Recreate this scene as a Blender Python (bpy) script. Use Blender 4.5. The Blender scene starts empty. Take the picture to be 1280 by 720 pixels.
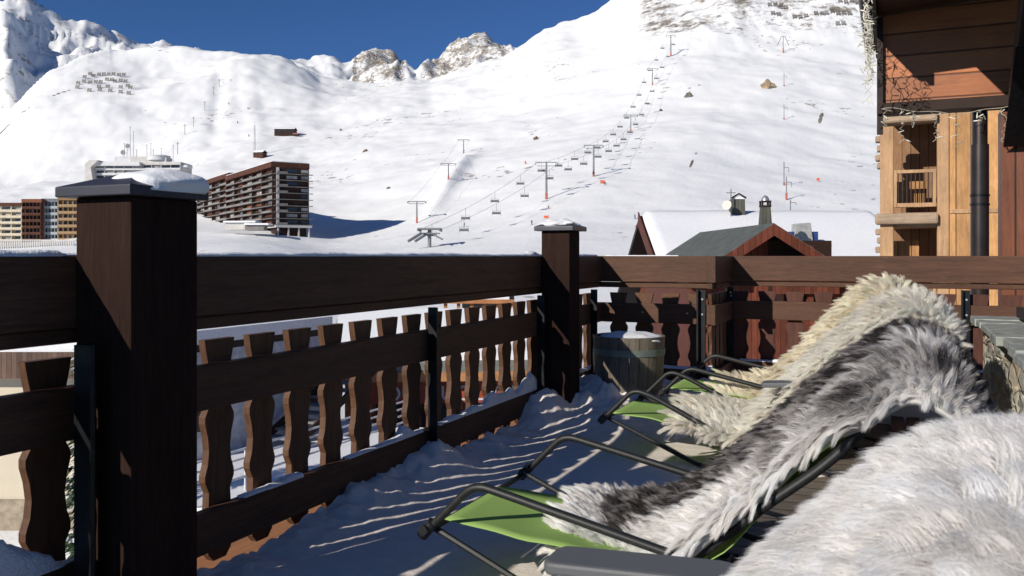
import bpy, bmesh, math, random
import numpy as np
from mathutils import Vector, Matrix, noise as mnoise
random.seed(7); rng = np.random.default_rng(11)
sc = bpy.context.scene
COL = sc.collection
R = math.radians
F = 1065.0
def PX(x, y, Y):                       # a point of the place from its bearing, its drop below eye level and its distance
    return Vector(((x-640)/F*Y, Y, 1.0+(320-y)/F*Y))
# ------------------------------------------------------------------ camera, light, sky
cam = bpy.data.objects.new('camera', bpy.data.cameras.new('camera')); COL.objects.link(cam)
cam.location = (0, 0, 1.0); cam.rotation_euler = (R(90), 0, 0)
cam.data.sensor_width = 36; cam.data.lens = F/1280*36; cam.data.shift_y = -40/1280
cam.data.clip_start = 0.05; cam.data.clip_end = 30000
cam.data.dof.use_dof = True; cam.data.dof.focus_distance = 6.0; cam.data.dof.aperture_fstop = 14.0
sc.camera = cam
sc.cycles.max_bounces = 14; sc.cycles.diffuse_bounces = 7; sc.cycles.transmission_bounces = 8
ELEV = 24.0; AZ = 46.0                 # light travels AZ to the right of straight ahead
w = bpy.data.worlds.new('World'); sc.world = w; w.use_nodes = True
nt = w.node_tree; bg = nt.nodes['Background']
sky = nt.nodes.new('ShaderNodeTexSky'); sky.sky_type = 'NISHITA'; sky.sun_disc = False
sky.sun_elevation = R(ELEV); sky.sun_rotation = R(180+AZ)
sky.altitude = 2600; sky.air_density = 1.0; sky.dust_density = 0.0; sky.ozone_density = 5.0
tint = nt.nodes.new('ShaderNodeMix'); tint.data_type = 'RGBA'; tint.blend_type = 'MULTIPLY'; tint.inputs[0].default_value = 1.0
nt.links.new(sky.outputs[0], tint.inputs[6]); tint.inputs[7].default_value = (0.80, 1.08, 1.42, 1)
nt.links.new(tint.outputs[2], bg.inputs[0]); bg.inputs[1].default_value = 0.055
sl = bpy.data.lights.new('sun', 'SUN'); sl.energy = 4.8; sl.angle = R(0.5); sl.color = (1.0, 0.93, 0.84)
so = bpy.data.objects.new('sun', sl); COL.objects.link(so)
tdir = Vector((math.sin(R(AZ))*math.cos(R(ELEV)), math.cos(R(AZ))*math.cos(R(ELEV)), -math.sin(R(ELEV))))
so.rotation_euler = tdir.to_track_quat('-Z', 'Y').to_euler(); so.location = (-20, -20, 30)
sc.view_settings.view_transform = 'Standard'; sc.view_settings.look = 'None'
sc.view_settings.exposure = 0.0; sc.view_settings.gamma = 1.0; sc.view_settings.use_curve_mapping = False
# ------------------------------------------------------------------ object helpers
def tag(o, label=None, cat=None, group=None, kind=None):
    if label: o['label'] = label
    if cat: o['category'] = cat
    if group: o['group'] = group
    if kind: o['kind'] = kind
    return o
def thing(name, loc, label, cat, group=None):
    o = bpy.data.objects.new(name, None); COL.objects.link(o); o.location = loc
    o.empty_display_size = 0.1
    return tag(o, label, cat, group)
class MB:
    def __init__(s): s.v = []; s.f = []; s.m = []
    def add(s, vs, fs, m=0):
        b = len(s.v); s.v += [tuple(p) for p in vs]
        s.f += [tuple(b+i for i in f) for f in fs]; s.m += [m]*len(fs)
        return s
    def box(s, o, a, b, c, m=0):       # a box from its corner and its three edge vectors
        o, a, b, c = Vector(o), Vector(a), Vector(b), Vector(c)
        if a.cross(b).dot(c) < 0: a, b = b, a
        return s.add([o, o+a, o+a+b, o+b, o+c, o+a+c, o+a+b+c, o+b+c],
                     [(0,3,2,1),(4,5,6,7),(0,1,5,4),(1,2,6,5),(2,3,7,6),(3,0,4,7)], m)
    def aabb(s, x0, x1, y0, y1, z0, z1, m=0): return s.box((x0,y0,z0),(x1-x0,0,0),(0,y1-y0,0),(0,0,z1-z0), m)
    def tube(s, pts, r, n=8, m=0, cap=True):
        pts = [Vector(p) for p in pts]; k = len(pts)
        rs = r if isinstance(r, (list, tuple)) else [r]*k
        t0 = (pts[1]-pts[0]).normalized()
        u = t0.orthogonal().normalized(); vs = []
        for i in range(k):
            t = (pts[min(i+1,k-1)]-pts[max(i-1,0)]).normalized()
            u = (u - t*u.dot(t)).normalized(); q = t.cross(u)
            for j in range(n):
                a = 2*math.pi*j/n; vs.append(pts[i]+(u*math.cos(a)+q*math.sin(a))*rs[i])
        fs = [(i*n+j, i*n+(j+1)%n, (i+1)*n+(j+1)%n, (i+1)*n+j) for i in range(k-1) for j in range(n)]
        if cap: fs += [tuple(range(n-1,-1,-1)), tuple((k-1)*n+j for j in range(n))]
        return s.add(vs, fs, m)
    def prism(s, poly, d, m=0):        # a polygon given as 3-D points, pushed along d
        poly = [Vector(p) for p in poly]; d = Vector(d); n = len(poly)
        nn = Vector((0,0,0))
        for i in range(n): nn += poly[i].cross(poly[(i+1)%n])
        if nn.dot(d) > 0: poly = poly[::-1]
        return s.add(poly+[p+d for p in poly], [tuple(range(n)), tuple(range(2*n-1, n-1, -1))]+
                     [(i, i+n, (i+1)%n+n, (i+1)%n) for i in range(n)], m)
    def lathe(s, c, prof, n=24, m=0):
        c = Vector(c); vs = []
        for r, z in prof:
            for j in range(n):
                a = 2*math.pi*j/n; vs.append(c+Vector((r*math.cos(a), r*math.sin(a), z)))
        k = len(prof)
        fs = [(i*n+j, i*n+(j+1)%n, (i+1)*n+(j+1)%n, (i+1)*n+j) for i in range(k-1) for j in range(n)]
        fs += [tuple(range(n-1,-1,-1)), tuple((k-1)*n+j for j in range(n))]
        return s.add(vs, fs, m)
    def build(s, name, mat, parent=None, smooth=False, bevel=0):
        me = bpy.data.meshes.new(name); me.from_pydata(s.v, [], s.f)
        mats = mat if isinstance(mat, (list, tuple)) else [mat]
        for q in mats: me.materials.append(q)
        if len(mats) > 1: me.polygons.foreach_set('material_index', s.m)
        if smooth:
            me.polygons.foreach_set('use_smooth', [True]*len(me.polygons)); 
            if hasattr(me, 'set_sharp_from_angle'): me.set_sharp_from_angle(angle=R(40))
        me.update()
        o = bpy.data.objects.new(name, me); COL.objects.link(o)
        if parent is not None:
            o.parent = parent; off = Vector((0,0,0)); q_ = parent
            while q_ is not None: off += q_.location; q_ = q_.parent
            for v in me.vertices: v.co -= off
        if bevel:
            b = o.modifiers.new('bevel', 'BEVEL'); b.width = bevel; b.segments = 2; b.limit_method = 'ANGLE'
        return o
def copy_tree(o, parent=None):
    c = o.copy(); COL.objects.link(c); c.parent = parent
    for ch in list(o.children): copy_tree(ch, c)
    return c
ORD = ['first','second','third','fourth','fifth','sixth','seventh','eighth','ninth','tenth','eleventh','twelfth','thirteenth','fourteenth','fifteenth','sixteenth']
# ------------------------------------------------------------------ materials
def base_mat(name, rough=0.7, spec=0.3, metal=0.0):
    m = bpy.data.materials.new(name); m.use_nodes = True; t = m.node_tree
    p = t.nodes['Principled BSDF']; p.inputs['Roughness'].default_value = rough
    p.inputs['Specular IOR Level'].default_value = spec; p.inputs['Metallic'].default_value = metal
    return m, t, p
def ramp(t, fac, stops):
    r = t.nodes.new('ShaderNodeValToRGB'); e = r.color_ramp.elements
    while len(e) < len(stops): e.new(0.5)
    for i, (q, c) in enumerate(stops): e[i].position = q; e[i].color = (*c, 1) if len(c) == 3 else c
    t.links.new(fac, r.inputs[0]); return r.outputs[0]
def noise_tex(t, vec, scale, detail=4, rough=0.55, dist=0.0):
    n = t.nodes.new('ShaderNodeTexNoise'); n.inputs['Scale'].default_value = scale
    n.inputs['Detail'].default_value = detail; n.inputs['Roughness'].default_value = rough
    n.inputs['Distortion'].default_value = dist
    if vec is not None: t.links.new(vec, n.inputs['Vector'])
    return n.outputs[0]
def add_bump(t, p, h, strength=0.3, dist=0.01):
    b = t.nodes.new('ShaderNodeBump'); b.inputs['Strength'].default_value = strength
    b.inputs['Distance'].default_value = dist
    t.links.new(h, b.inputs['Height']); t.links.new(b.outputs[0], p.inputs['Normal'])
def coords(t, which='Object'):
    return t.nodes.new('ShaderNodeTexCoord').outputs[which]
def mapping(t, vec, rot=(0,0,0), scale=(1,1,1)):
    m = t.nodes.new('ShaderNodeMapping'); m.inputs['Rotation'].default_value = rot; m.inputs['Scale'].default_value = scale
    t.links.new(vec, m.inputs['Vector']); return m.outputs[0]
def mix(t, fac, a, b, mode='MIX'):
    m = t.nodes.new('ShaderNodeMix'); m.data_type = 'RGBA'; m.blend_type = mode
    for s, q in ((m.inputs[0], fac), (m.inputs[6], a), (m.inputs[7], b)):
        if isinstance(q, (int, float)): s.default_value = q
        elif isinstance(q, tuple): s.default_value = (*q, 1)
        else: t.links.new(q, s)
    return m.outputs[2]
def simple(name, col, rough=0.7, spec=0.3, metal=0.0, var=0.25, scale=6.0, bump=0.0):
    m, t, p = base_mat(name, rough, spec, metal)
    n = noise_tex(t, coords(t), scale, 5)
    lo = tuple(c*(1-var) for c in col); hi = tuple(min(1, c*(1+var)) for c in col)
    t.links.new(ramp(t, n, [(0.3, lo), (0.7, hi)]), p.inputs['Base Color'])
    if bump: add_bump(t, p, n, bump, 0.01)
    return m
def wood(name, dark, light, grain='z', rough=0.65, scale=1.0, bump=0.25, plank=0.0, spec=0.3, plank_axis='n', wear=None):
    """grain 'L','n' (the two horizontal axes of the terrace), 'x','y' or 'z'; plank = board width for tone changes and joints"""
    m, t, p = base_mat(name, rough, spec)
    v = coords(t)
    if grain in 'Ln' or plank_axis in 'Ln': v = mapping(t, v, rot=(0, 0, R(24.1)))   # x -> along n, y -> along L
    st = {'L':(14,1,14), 'n':(1,14,14), 'x':(1,14,14), 'y':(14,1,14), 'z':(14,14,1)}[grain]
    g = mapping(t, v, scale=tuple(c*scale for c in st))
    n1 = noise_tex(t, g, 2.2, 6, 0.62, 0.6); n2 = noise_tex(t, g, 14, 3, 0.6)
    n3 = noise_tex(t, v, 1.7, 3)
    c = ramp(t, n1, [(0.28, dark), (0.72, light)])
    c = mix(t, 0.35, c, ramp(t, n2, [(0.3, tuple(q*0.6 for q in dark)), (0.7, tuple(min(1,q*1.15) for q in light))]))
    c = mix(t, 0.5, c, ramp(t, n3, [(0.3, (0.6,0.6,0.6)), (0.7, (1.25,1.2,1.15))]), 'MULTIPLY')
    h = n2
    if wear:
        k = noise_tex(t, g, 5, 5, 0.7)
        c = mix(t, ramp(t, k, [(0.66,(0,0,0)),(0.72,(0.8,0.8,0.8))]), c, wear)
    if plank:
        sx = t.nodes.new('ShaderNodeSeparateXYZ'); t.links.new(v, sx.inputs[0])
        src = {'n':0,'x':0,'L':1,'y':1,'z':2}[plank_axis]
        d = t.nodes.new('ShaderNodeMath'); d.operation = 'DIVIDE'; d.inputs[1].default_value = plank
        t.links.new(sx.outputs[src], d.inputs[0])
        fl = t.nodes.new('ShaderNodeMath'); fl.operation = 'FLOOR'; t.links.new(d.outputs[0], fl.inputs[0])
        wn = t.nodes.new('ShaderNodeTexWhiteNoise'); wn.noise_dimensions = '1D'; t.links.new(fl.outputs[0], wn.inputs['W'])
        c = mix(t, 0.8, c, ramp(t, wn.outputs[0], [(0, (0.62,0.6,0.58)), (1, (1.25,1.22,1.2))]), 'MULTIPLY')
        fr = t.nodes.new('ShaderNodeMath'); fr.operation = 'FRACT'; t.links.new(d.outputs[0], fr.inputs[0])
        pp = t.nodes.new('ShaderNodeMath'); pp.operation = 'PINGPONG'; pp.inputs[1].default_value = 0.5; t.links.new(fr.outputs[0], pp.inputs[0])
        gap = ramp(t, pp.outputs[0], [(0.0,(0,0,0)), (0.06,(1,1,1))])
        c = mix(t, 1.0, c, ramp(t, pp.outputs[0], [(0.02,(0.25,0.22,0.2)), (0.06,(1,1,1))]), 'MULTIPLY')
        mm = t.nodes.new('ShaderNodeMath'); mm.operation = 'MULTIPLY_ADD'; mm.inputs[1].default_value = 3.0
        t.links.new(gap, mm.inputs[0]); t.links.new(n2, mm.inputs[2]); h = mm.outputs[0]
    t.links.new(c, p.inputs['Base Color']); add_bump(t, p, h, bump, 0.004)
    return m
def snow_mat(name, bump=0.4, scale=25, dist=0.01, col=(0.84,0.855,0.87), sss=0.0):
    m, t, p = base_mat(name, 0.75, 0.2)
    v = coords(t)
    a = noise_tex(t, v, scale, 6, 0.6); b = noise_tex(t, v, scale*6, 3, 0.6)
    c = ramp(t, a, [(0.3, tuple(q*0.94 for q in col)), (0.7, tuple(min(1,q*1.05) for q in col))])
    t.links.new(c, p.inputs['Base Color'])
    h = mix(t, 0.35, a, b); add_bump(t, p, h, bump, dist)
    if sss:
        p.inputs['Subsurface Weight'].default_value = sss; p.inputs['Subsurface Radius'].default_value = (0.02, 0.025, 0.03)
        p.inputs['Subsurface Scale'].default_value = 0.5
    return m
DK, LT = (0.045,0.021,0.012), (0.120,0.057,0.031)
M = {}
M['rail_L'] = wood('stained_wood_along_rail', DK, LT, 'L', wear=(0.16,0.095,0.06))
M['rail_n'] = wood('stained_wood_across', (0.055,0.025,0.014), (0.13,0.062,0.034), 'n', wear=(0.22,0.13,0.08))
M['slat'] = wood('stained_wood_slat', (0.060,0.028,0.014), (0.15,0.072,0.036), 'z', scale=1.3)
M['post'] = wood('stained_wood_post', (0.020,0.011,0.009), (0.042,0.024,0.019), 'z', spec=0.05, rough=0.9)
M['cap'] = simple('dark_metal_cap', (0.045,0.045,0.055), 0.45, 0.5, 0.3)
M['pale_slat'] = wood('honey_wood', (0.20,0.095,0.04), (0.36,0.19,0.09), 'n')
M['ledge'] = wood('orange_edge_board', (0.32,0.13,0.05), (0.50,0.23,0.09), 'L')
M['black_steel'] = simple('black_steel', (0.012,0.013,0.015), 0.4, 0.5, 0.5, 0.4, 30)
M['deck'] = wood('grey_deck_boards', (0.10,0.085,0.07), (0.24,0.215,0.18), 'n', plank=0.125, plank_axis='L', bump=0.5)
M['snow'] = snow_mat('lump_snow', 0.8, 22, 0.02, sss=0.15)
M['trodden'] = snow_mat('trodden_snow', 0.55, 16, 0.012, col=(0.82,0.745,0.67))
M['soft_snow'] = snow_mat('smooth_snow', 0.35, 9, 0.02)
# ------------------------------------------------------------------ terrain
def fbm(x, y, oct=5, seed=0, gain=0.5, ridged=False):
    def h(ix, iy):
        n = (ix*374761393 + iy*668265263 + seed*974634777) & 0xffffffff
        n = ((n ^ (n >> 13))*1274126177) & 0xffffffff
        return ((n ^ (n >> 16)) & 0xffffff)/0xffffff
    tot = np.zeros(np.broadcast(x, y).shape); amp = 1.0; s = 0.0
    for o in range(oct):
        xi = np.floor(x).astype(np.int64); yi = np.floor(y).astype(np.int64)
        fx = x-xi; fy = y-yi; ux = fx*fx*fx*(fx*(fx*6-15)+10); uy = fy*fy*fy*(fy*(fy*6-15)+10)
        a = h(xi,yi); b = h(xi+1,yi); c = h(xi,yi+1); d = h(xi+1,yi+1)
        n = (a*(1-ux)+b*ux)*(1-uy)+(c*(1-ux)+d*ux)*uy
        n = n*2-1
        if ridged: n = 1-2*np.abs(n)
        tot += amp*n; s += amp; amp *= gain; x = x*2.03+17.3; y = y*2.03+9.1; seed += 1
    return tot/s
XK = [-900, 0, 60, 150, 230, 300, 350, 400, 460, 520, 600, 683, 760, 850, 980, 1100, 1300, 2200]
MID = {  # Y : height on the picture at each XK
 200: [345,345,344,342,336,325,326,338,338,335,336,335,335,335,335,335,335,335],
 300: [330,325,324,318,305,298,298,316,312,303,292,272,268,266,270,275,275,275],
 400: [312,306,305,298,284,283,283,290,282,262,242,226,214,208,216,222,220,220],
 550: [280,270,268,260,248,246,240,238,226,207,192,174,158,140,140,152,150,150],
 750: [240,222,212,200,190,182,176,180,172,158,142,116, 92, 60, 60, 66, 60, 60],
}
FRONT = ([-900,-100,0,14,34,60,75,92,110,138,183,225,250,290,320,353,385,400,446,480,510,537,580,625,632,655,680,700,720,745,800,900,1100,2200],
         [ 330, 230,158,138,110,86,78,70,63,57, 65, 64, 63, 62, 69, 77, 89, 97, 97, 93, 89, 93, 80, 64, 61, 46, 28, 20, 16,  2,-40,-90,-130,-150])
BACK = ([-900,-300,-100,0,20,32,39,60,78,95,105,119,138,170,202,220,229,238,252,290,350,357,375,385,400,415,430,438,445,452,466,482,493,500,508,515,520,530,545,560,575,590,605,618,632,645,680,2200],
        [  60,  40,  25,9, 6,  2, 4,18,25,26,24,32,43,48,48,60,63,60,64,84,80,77,72,76,72,69,75,76,71,64,60,62,66,75,72,83,88,82,74,65,57,52,48,54,57,62,75,75])
cols = np.concatenate([np.arange(-900,-20,16), np.arange(-20,1120,2.0), np.arange(1120,2200,16)])
rows = np.concatenate([np.geomspace(8,130,60), np.geomspace(133,1700,420), np.geomspace(1715,4200,150)])
NC, NR = len(cols), len(rows)
fx_ = np.arange(-1100, 2400, 4.0); gk = np.exp(-(np.arange(-120,121,4.0)/38)**2/2); gk /= gk.sum()
midv = {k: np.interp(cols, fx_, np.convolve(np.pad(np.interp(fx_, XK, v), 30, mode='edge'), gk, 'valid')) for k, v in MID.items()}
front = np.interp(cols, *FRONT); back = np.interp(cols, *BACK)
YF = np.interp(cols, [-900,0,60,140,300,400,500,640,760,2200], [900,950,1050,1150,1150,1100,1100,1200,1250,1250])
YB = np.interp(cols, [-900,0,230,300,355,440,520,640,2200], [1900,1900,2200,2500,2700,2800,2800,2700,2600])
Z = np.zeros((NR, NC))
for j in range(NC):
    def z(y, Y): return 1+(320-y)/F*Y
    Ys = [0,40,80,130]; zs = [-6.6,-6.9,-8.3,-10]
    for k in (200,300,400,550,750): Ys.append(k); zs.append(z(midv[k][j], k))
    zf = z(front[j], YF[j]); zb = z(back[j], YB[j])
    Ys += [YF[j], YF[j]*1.22]; zs += [zf, zf-0.16*YF[j]*0.35-15]
    dip = z(max(front[j]+34, back[j]+26), YB[j]*0.8)
    Ys += [YB[j]*0.8, YB[j], YB[j]*1.3]; zs += [dip, zb, zb-250]
    Ys.append(4500); zs.append(zs[-1]-200)
    Z[:, j] = np.interp(rows, Ys, zs)
# soften the bends along each column and sideways, but keep both crests
def smooth(A, k, ax):
    for _ in range(k):
        P = np.pad(A, [(1,1) if a == ax else (0,0) for a in (0,1)], mode='edge')
        A = (np.take(P, range(0,A.shape[ax]),ax)+2*A+np.take(P, range(2,A.shape[ax]+2),ax))/4
    return A
Zs = smooth(smooth(Z, 60, 0), 10, 1)
RY = rows[:,None]; 
kf = np.clip(1-np.abs(RY-YF[None,:])/(0.06*YF[None,:]), 0, 1); kb = np.clip(1-np.abs(RY-YB[None,:])/(0.10*YB[None,:]), 0, 1)
kf = kf*(cols[None,:] > -1e9)
Zs = Zs*(1-np.maximum(kf,kb)) + Z*np.maximum(kf,kb)
XX = (cols[None,:]-640)/F*RY; YY = np.broadcast_to(RY, XX.shape)
far = np.clip((YY-140)/160, 0, 1)
# where bare rock shows: the peaks behind, the dark cliffs top left, the upper right slope
px = np.broadcast_to(cols[None,:], XX.shape); py = 320-(Zs-1)/YY*F
backm = (YY > YF[None,:]*1.3).astype(float)
peak = backm*np.clip((px-433)/8,0,1)*np.clip((645-px)/8,0,1)*np.clip((YY-2150)/200,0,1)
peak *= 1-0.9*np.exp(-((px-517)/7)**2)
cliff = backm*np.clip((235-px)/50,0,1)
upper = (1-backm)*np.clip((px-745)/60,0,1)*np.clip((66-py+22*fbm(XX/60,YY/60,4,31))/26,0,1)
ledge = (1-backm)*np.exp(-((py-(30+0.0*px))/22)**2)*np.clip((px-655)/30,0,1)*np.clip((760-px)/40,0,1)*0.8
gully = (1-backm)*np.clip((110-px)/30,0,1)*np.exp(-((py-(150-0.75*(px-40)))/9)**2)*0.9
ribs = (1-backm)*(np.exp(-((px-(867-0.45*(py-200)))/3)**2)*np.exp(-((py-200)/17)**2)+0.75*np.exp(-((px-(860-0.1*(py-150)))/2.4)**2)*np.exp(-((py-150)/12)**2)
      + np.exp(-((px-(1027-0.25*(py-145)))/3)**2)*np.exp(-((py-147)/16)**2))*(0.95+0.9*fbm(XX/9, YY/14, 3, 141))
line = (1-backm)*np.exp(-((py-(172-1.05*(px-2)+0.004*(px-2)**2))/1.2)**2)*np.clip((95-px)/10,0,1)*(0.75+0.5*fbm(XX/30, YY/30, 2, 66))
rock = np.clip(peak*0.645+cliff*0.55+upper*0.60+ledge*0.45+gully*0.5+ribs+line, 0, 1.2)
Zn = Zs + far*(fbm(XX/150, YY/150, 5, 3, 0.5)*0.016*YY*np.clip(YY/500,0.15,1) + fbm(XX/38, YY/38, 4, 9, 0.5)*np.clip(0.0028*YY,0,2.0))
Zn += fbm(XX/520, YY/420, 3, 77)*0.008*YY*far*np.clip((YY-400)/400,0,1)*(1-np.maximum(kf,kb))
Zn += far*fbm(XX/14, YY/14, 3, 5)*0.25
rg = fbm(XX/170, YY/230, 6, 21, 0.5, True)
Zn += ((rg-0.2)*peak*60 + (rg-0.45)*cliff*54)*np.where(kb > 0.6, 0.35, 1.0)
Zn += fbm(XX/28, YY/45, 4, 27, 0.55, True)*(upper*3.0)
Zn += backm*150*np.exp(-((px-2)/30)**2-((YY-1600)/190)**2)
Zn += (1-backm)*(-2.2*np.exp(-((px-(262+0.12*(200-py)))/9)**2)*np.clip((200-py)/60,0,1)*np.clip((py-75)/20,0,1)+2.2*np.exp(-((px-(330-0.2*(200-py)))/12)**2)*np.clip((200-py)/60,0,1)*np.clip((py-75)/20,0,1))*np.clip((YY-450)/100,0,1)
Zn += (1-backm)*4.5*np.exp(-((px-(596-0.75*(py-190)))/10)**2)*np.exp(-((py-228)/30)**2)*np.clip((YY-200)/60,0,1)
near = 1-np.clip((YY-90)/60,0,1)
Zn += near*(fbm(XX/9, YY/9, 4, 51)*0.35)
verts = np.stack([XX, YY, Zn], -1).reshape(-1,3)
idx = np.arange(NR*NC).reshape(NR,NC)
q = np.stack([idx[:-1,:-1], idx[:-1,1:], idx[1:,1:], idx[1:,:-1]], -1).reshape(-1,4)
def np_mesh(name, verts, quads, mats, smooth=True):
    me = bpy.data.meshes.new(name)
    me.vertices.add(len(verts)); me.vertices.foreach_set('co', np.ascontiguousarray(verts, dtype=np.float32).ravel())
    me.loops.add(quads.size); me.loops.foreach_set('vertex_index', quads.astype(np.int32).ravel())
    me.polygons.add(len(quads)); me.polygons.foreach_set('loop_start', np.arange(0, quads.size, quads.shape[1], dtype=np.int32))
    me.update(calc_edges=True)
    if smooth: me.polygons.foreach_set('use_smooth', np.ones(len(quads), dtype=bool))
    for m in mats: me.materials.append(m)
    return me
def mountain_mat():
    m, t, p = base_mat('mountain_snow_and_rock', 0.8, 0.15)
    at = t.nodes.new('ShaderNodeAttribute'); at.attribute_name = 'rock'
    v = coords(t)
    nb = mix(t, 0.45, noise_tex(t, v, 0.028, 9, 0.68, 0.4), noise_tex(t, v, 0.13, 6, 0.7))
    s = t.nodes.new('ShaderNodeMath'); s.operation = 'MULTIPLY_ADD'; s.inputs[1].default_value = 1.0; s.inputs[2].default_value = -0.62
    t.links.new(at.outputs['Fac'], s.inputs[0])
    a = t.nodes.new('ShaderNodeMath'); a.operation = 'ADD'; t.links.new(s.outputs[0], a.inputs[0]); t.links.new(nb, a.inputs[1])
    sm = t.nodes.new('ShaderNodeMath'); sm.operation = 'MULTIPLY'; sm.inputs[1].default_value = 1.0; t.links.new(a.outputs[0], sm.inputs[0])
    f = ramp(t, sm.outputs[0], [(0.46,(0,0,0)), (0.56,(1,1,1))])
    rc = ramp(t, noise_tex(t, v, 0.06, 8, 0.7), [(0.3,(0.15,0.13,0.11)), (0.5,(0.32,0.28,0.23)), (0.72,(0.50,0.45,0.38))])
    n1 = noise_tex(t, v, 0.05, 8, 0.62); n2 = noise_tex(t, v, 0.9, 4, 0.6)
    # scattered stones and grass tufts that poke through the cover
    n3 = noise_tex(t, mapping(t, v, scale=(1,1,2.5)), 0.16, 2, 0.5)
    n4 = noise_tex(t, v, 0.011, 3, 0.5)
    tf = t.nodes.new('ShaderNodeMath'); tf.operation = 'MULTIPLY'; t.links.new(n3, tf.inputs[0]); t.links.new(n4, tf.inputs[1])
    tuft = ramp(t, tf.outputs[0], [(0.405,(0,0,0)), (0.44,(0.8,0.8,0.8))])
    snow = ramp(t, n1, [(0.3,(0.83,0.845,0.84)), (0.7,(0.88,0.89,0.88))])
    c = mix(t, tuft, snow, (0.30,0.26,0.22)); c = mix(t, f, c, rc)
    t.links.new(c, p.inputs['Base Color'])
    b = t.nodes.new('ShaderNodeBump'); b.inputs['Strength'].default_value = 0.45; b.inputs['Distance'].default_value = 1.3
    tr_ = noise_tex(t, mapping(t, v, rot=(0,0,0.5), scale=(1.0,0.18,0.6)), 0.22, 4, 0.65, 1.2)
    wv = t.nodes.new('ShaderNodeTexWave'); wv.inputs['Scale'].default_value = 0.10; wv.inputs['Distortion'].default_value = 9.0; wv.inputs['Detail'].default_value = 3.0; wv.inputs['Detail Scale'].default_value = 0.35
    t.links.new(mapping(t, v, rot=(0,0,0.35)), wv.inputs['Vector'])
    tr_ = mix(t, 0.12, tr_, wv.outputs[0])
    n2 = mix(t, 0.6, n2, tr_)
    hh = mix(t, 0.35, n1, n2); t.links.new(hh, b.inputs['Height'])
    b2 = t.nodes.new('ShaderNodeBump'); b2.inputs['Distance'].default_value = 14; t.links.new(f, b2.inputs['Strength'])
    t.links.new(nb, b2.inputs['Height']); t.links.new(b.outputs[0], b2.inputs['Normal'])
    t.links.new(b2.outputs[0], p.inputs['Normal'])
    return m
me = np_mesh('terrain', verts, q, [mountain_mat()])
at = me.attributes.new('rock', 'FLOAT', 'POINT'); at.data.foreach_set('value', rock.astype(np.float32).ravel())
o = bpy.data.objects.new('terrain', me); COL.objects.link(o); o['kind'] = 'structure'
def gz(X, Y):
    pxx = 640+X/Y*F
    j = int(np.clip(np.searchsorted(cols, pxx)-1, 0, NC-2)); i = int(np.clip(np.searchsorted(rows, Y)-1, 0, NR-2))
    a = (pxx-cols[j])/(cols[j+1]-cols[j]); b = (Y-rows[i])/(rows[i+1]-rows[i])
    a = min(max(a,0),1); b = min(max(b,0),1)
    return float((Zn[i,j]*(1-a)+Zn[i,j+1]*a)*(1-b)+(Zn[i+1,j]*(1-a)+Zn[i+1,j+1]*a)*b)
def on_hill(x, y, Y0=140, Y1=2000):     # the first spot of hillside met in this direction
    Y = Y0
    while Y < Y1:
        if 320-(gz((x-640)/F*Y, Y)-1)/Y*F <= y: break
        Y *= 1.004
    X = (x-640)/F*Y; return Vector((X, Y, gz(X, Y)))
# ------------------------------------------------------------------ the terrace
TH = R(24.1)
L = Vector((math.sin(TH), math.cos(TH), 0)); N = Vector((math.cos(TH), -math.sin(TH), 0)); UP = Vector((0,0,1))
P0 = Vector((-0.952, 2.6, 0))
def T(v, n, z=0): return P0 + L*v + N*n + UP*z          # v along the left railing, n into the terrace
VC = 3.944; NB = 0.82; VB = 4.60                        # corner, inner corner, end of the bay
mb = MB()
mb.box(T(-3.2, 0.0, -0.05), L*(VC+3.2), N*NB, UP*0.05)
mb.box(T(-3.2, NB, -0.05), L*(VB+3.2), N*6.0, UP*0.05)
tag(mb.build('deck', M['deck']), kind='structure')
mb = MB(); mb.box(T(-3.2, -0.20, -0.06), L*(VC+3.2), N*0.198, UP*0.055)
mb.box(T(-3.2, -0.205, -0.30), L*(VC+3.2), N*0.04, UP*0.237)
tag(mb.build('deck_edge', M['ledge'], bevel=0.004), kind='structure')
mb = MB(); mb.box(T(-3.2, 0.1, -0.34), L*(VC+3.1), N*6.6, UP*0.28)
mb.box(T(-3.2, 0.9, -6.6), L*(VC+2.9), N*5.5, UP*6.25)
tag(mb.build('lower_storey', wood('lower_storey_boards', (0.10,0.04,0.02), (0.20,0.09,0.05), 'z', plank=0.16, plank_axis='L')), 
    'brown board clad storey that carries the terrace', 'building')
BAL = [(0.735,0.066),(0.70,0.060),(0.66,0.051),(0.60,0.046),(0.525,0.045),(0.490,0.064),(0.47,0.064),(0.43,0.053),(0.385,0.047),(0.34,0.052),(0.305,0.064),(0.285,0.064),(0.25,0.047),
       (0.20,0.050),(0.08,0.054),(0.055,0.050),(0.03,0.028)]
def baluster(parent, base, along, out, mat):
    th = 0.026
    poly = [base+along*w_+UP*z_ for z_, w_ in BAL] + [base-along*w_+UP*z_ for z_, w_ in reversed(BAL)]
    m = MB(); n = len(poly); k = len(BAL)
    # front and back as strips of quads (the outline is not convex)
    vs = poly + [p+out*th for p in poly]; fs = []
    for i in range(k-1):
        a, b, c, d = i, i+1, n-2-i, n-1-i
        fs += [(a, b, c, d), (a+n, d+n, c+n, b+n)]
    for i in range(n): fs.append((i, i+n, (i+1)%n+n, (i+1)%n))
    m.add(vs, fs)
    o = m.build('baluster', mat, parent)
    bm = bmesh.new(); bm.from_mesh(o.data); bmesh.ops.recalc_face_normals(bm, faces=bm.faces); bm.to_mesh(o.data); bm.free()
    return o
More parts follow.
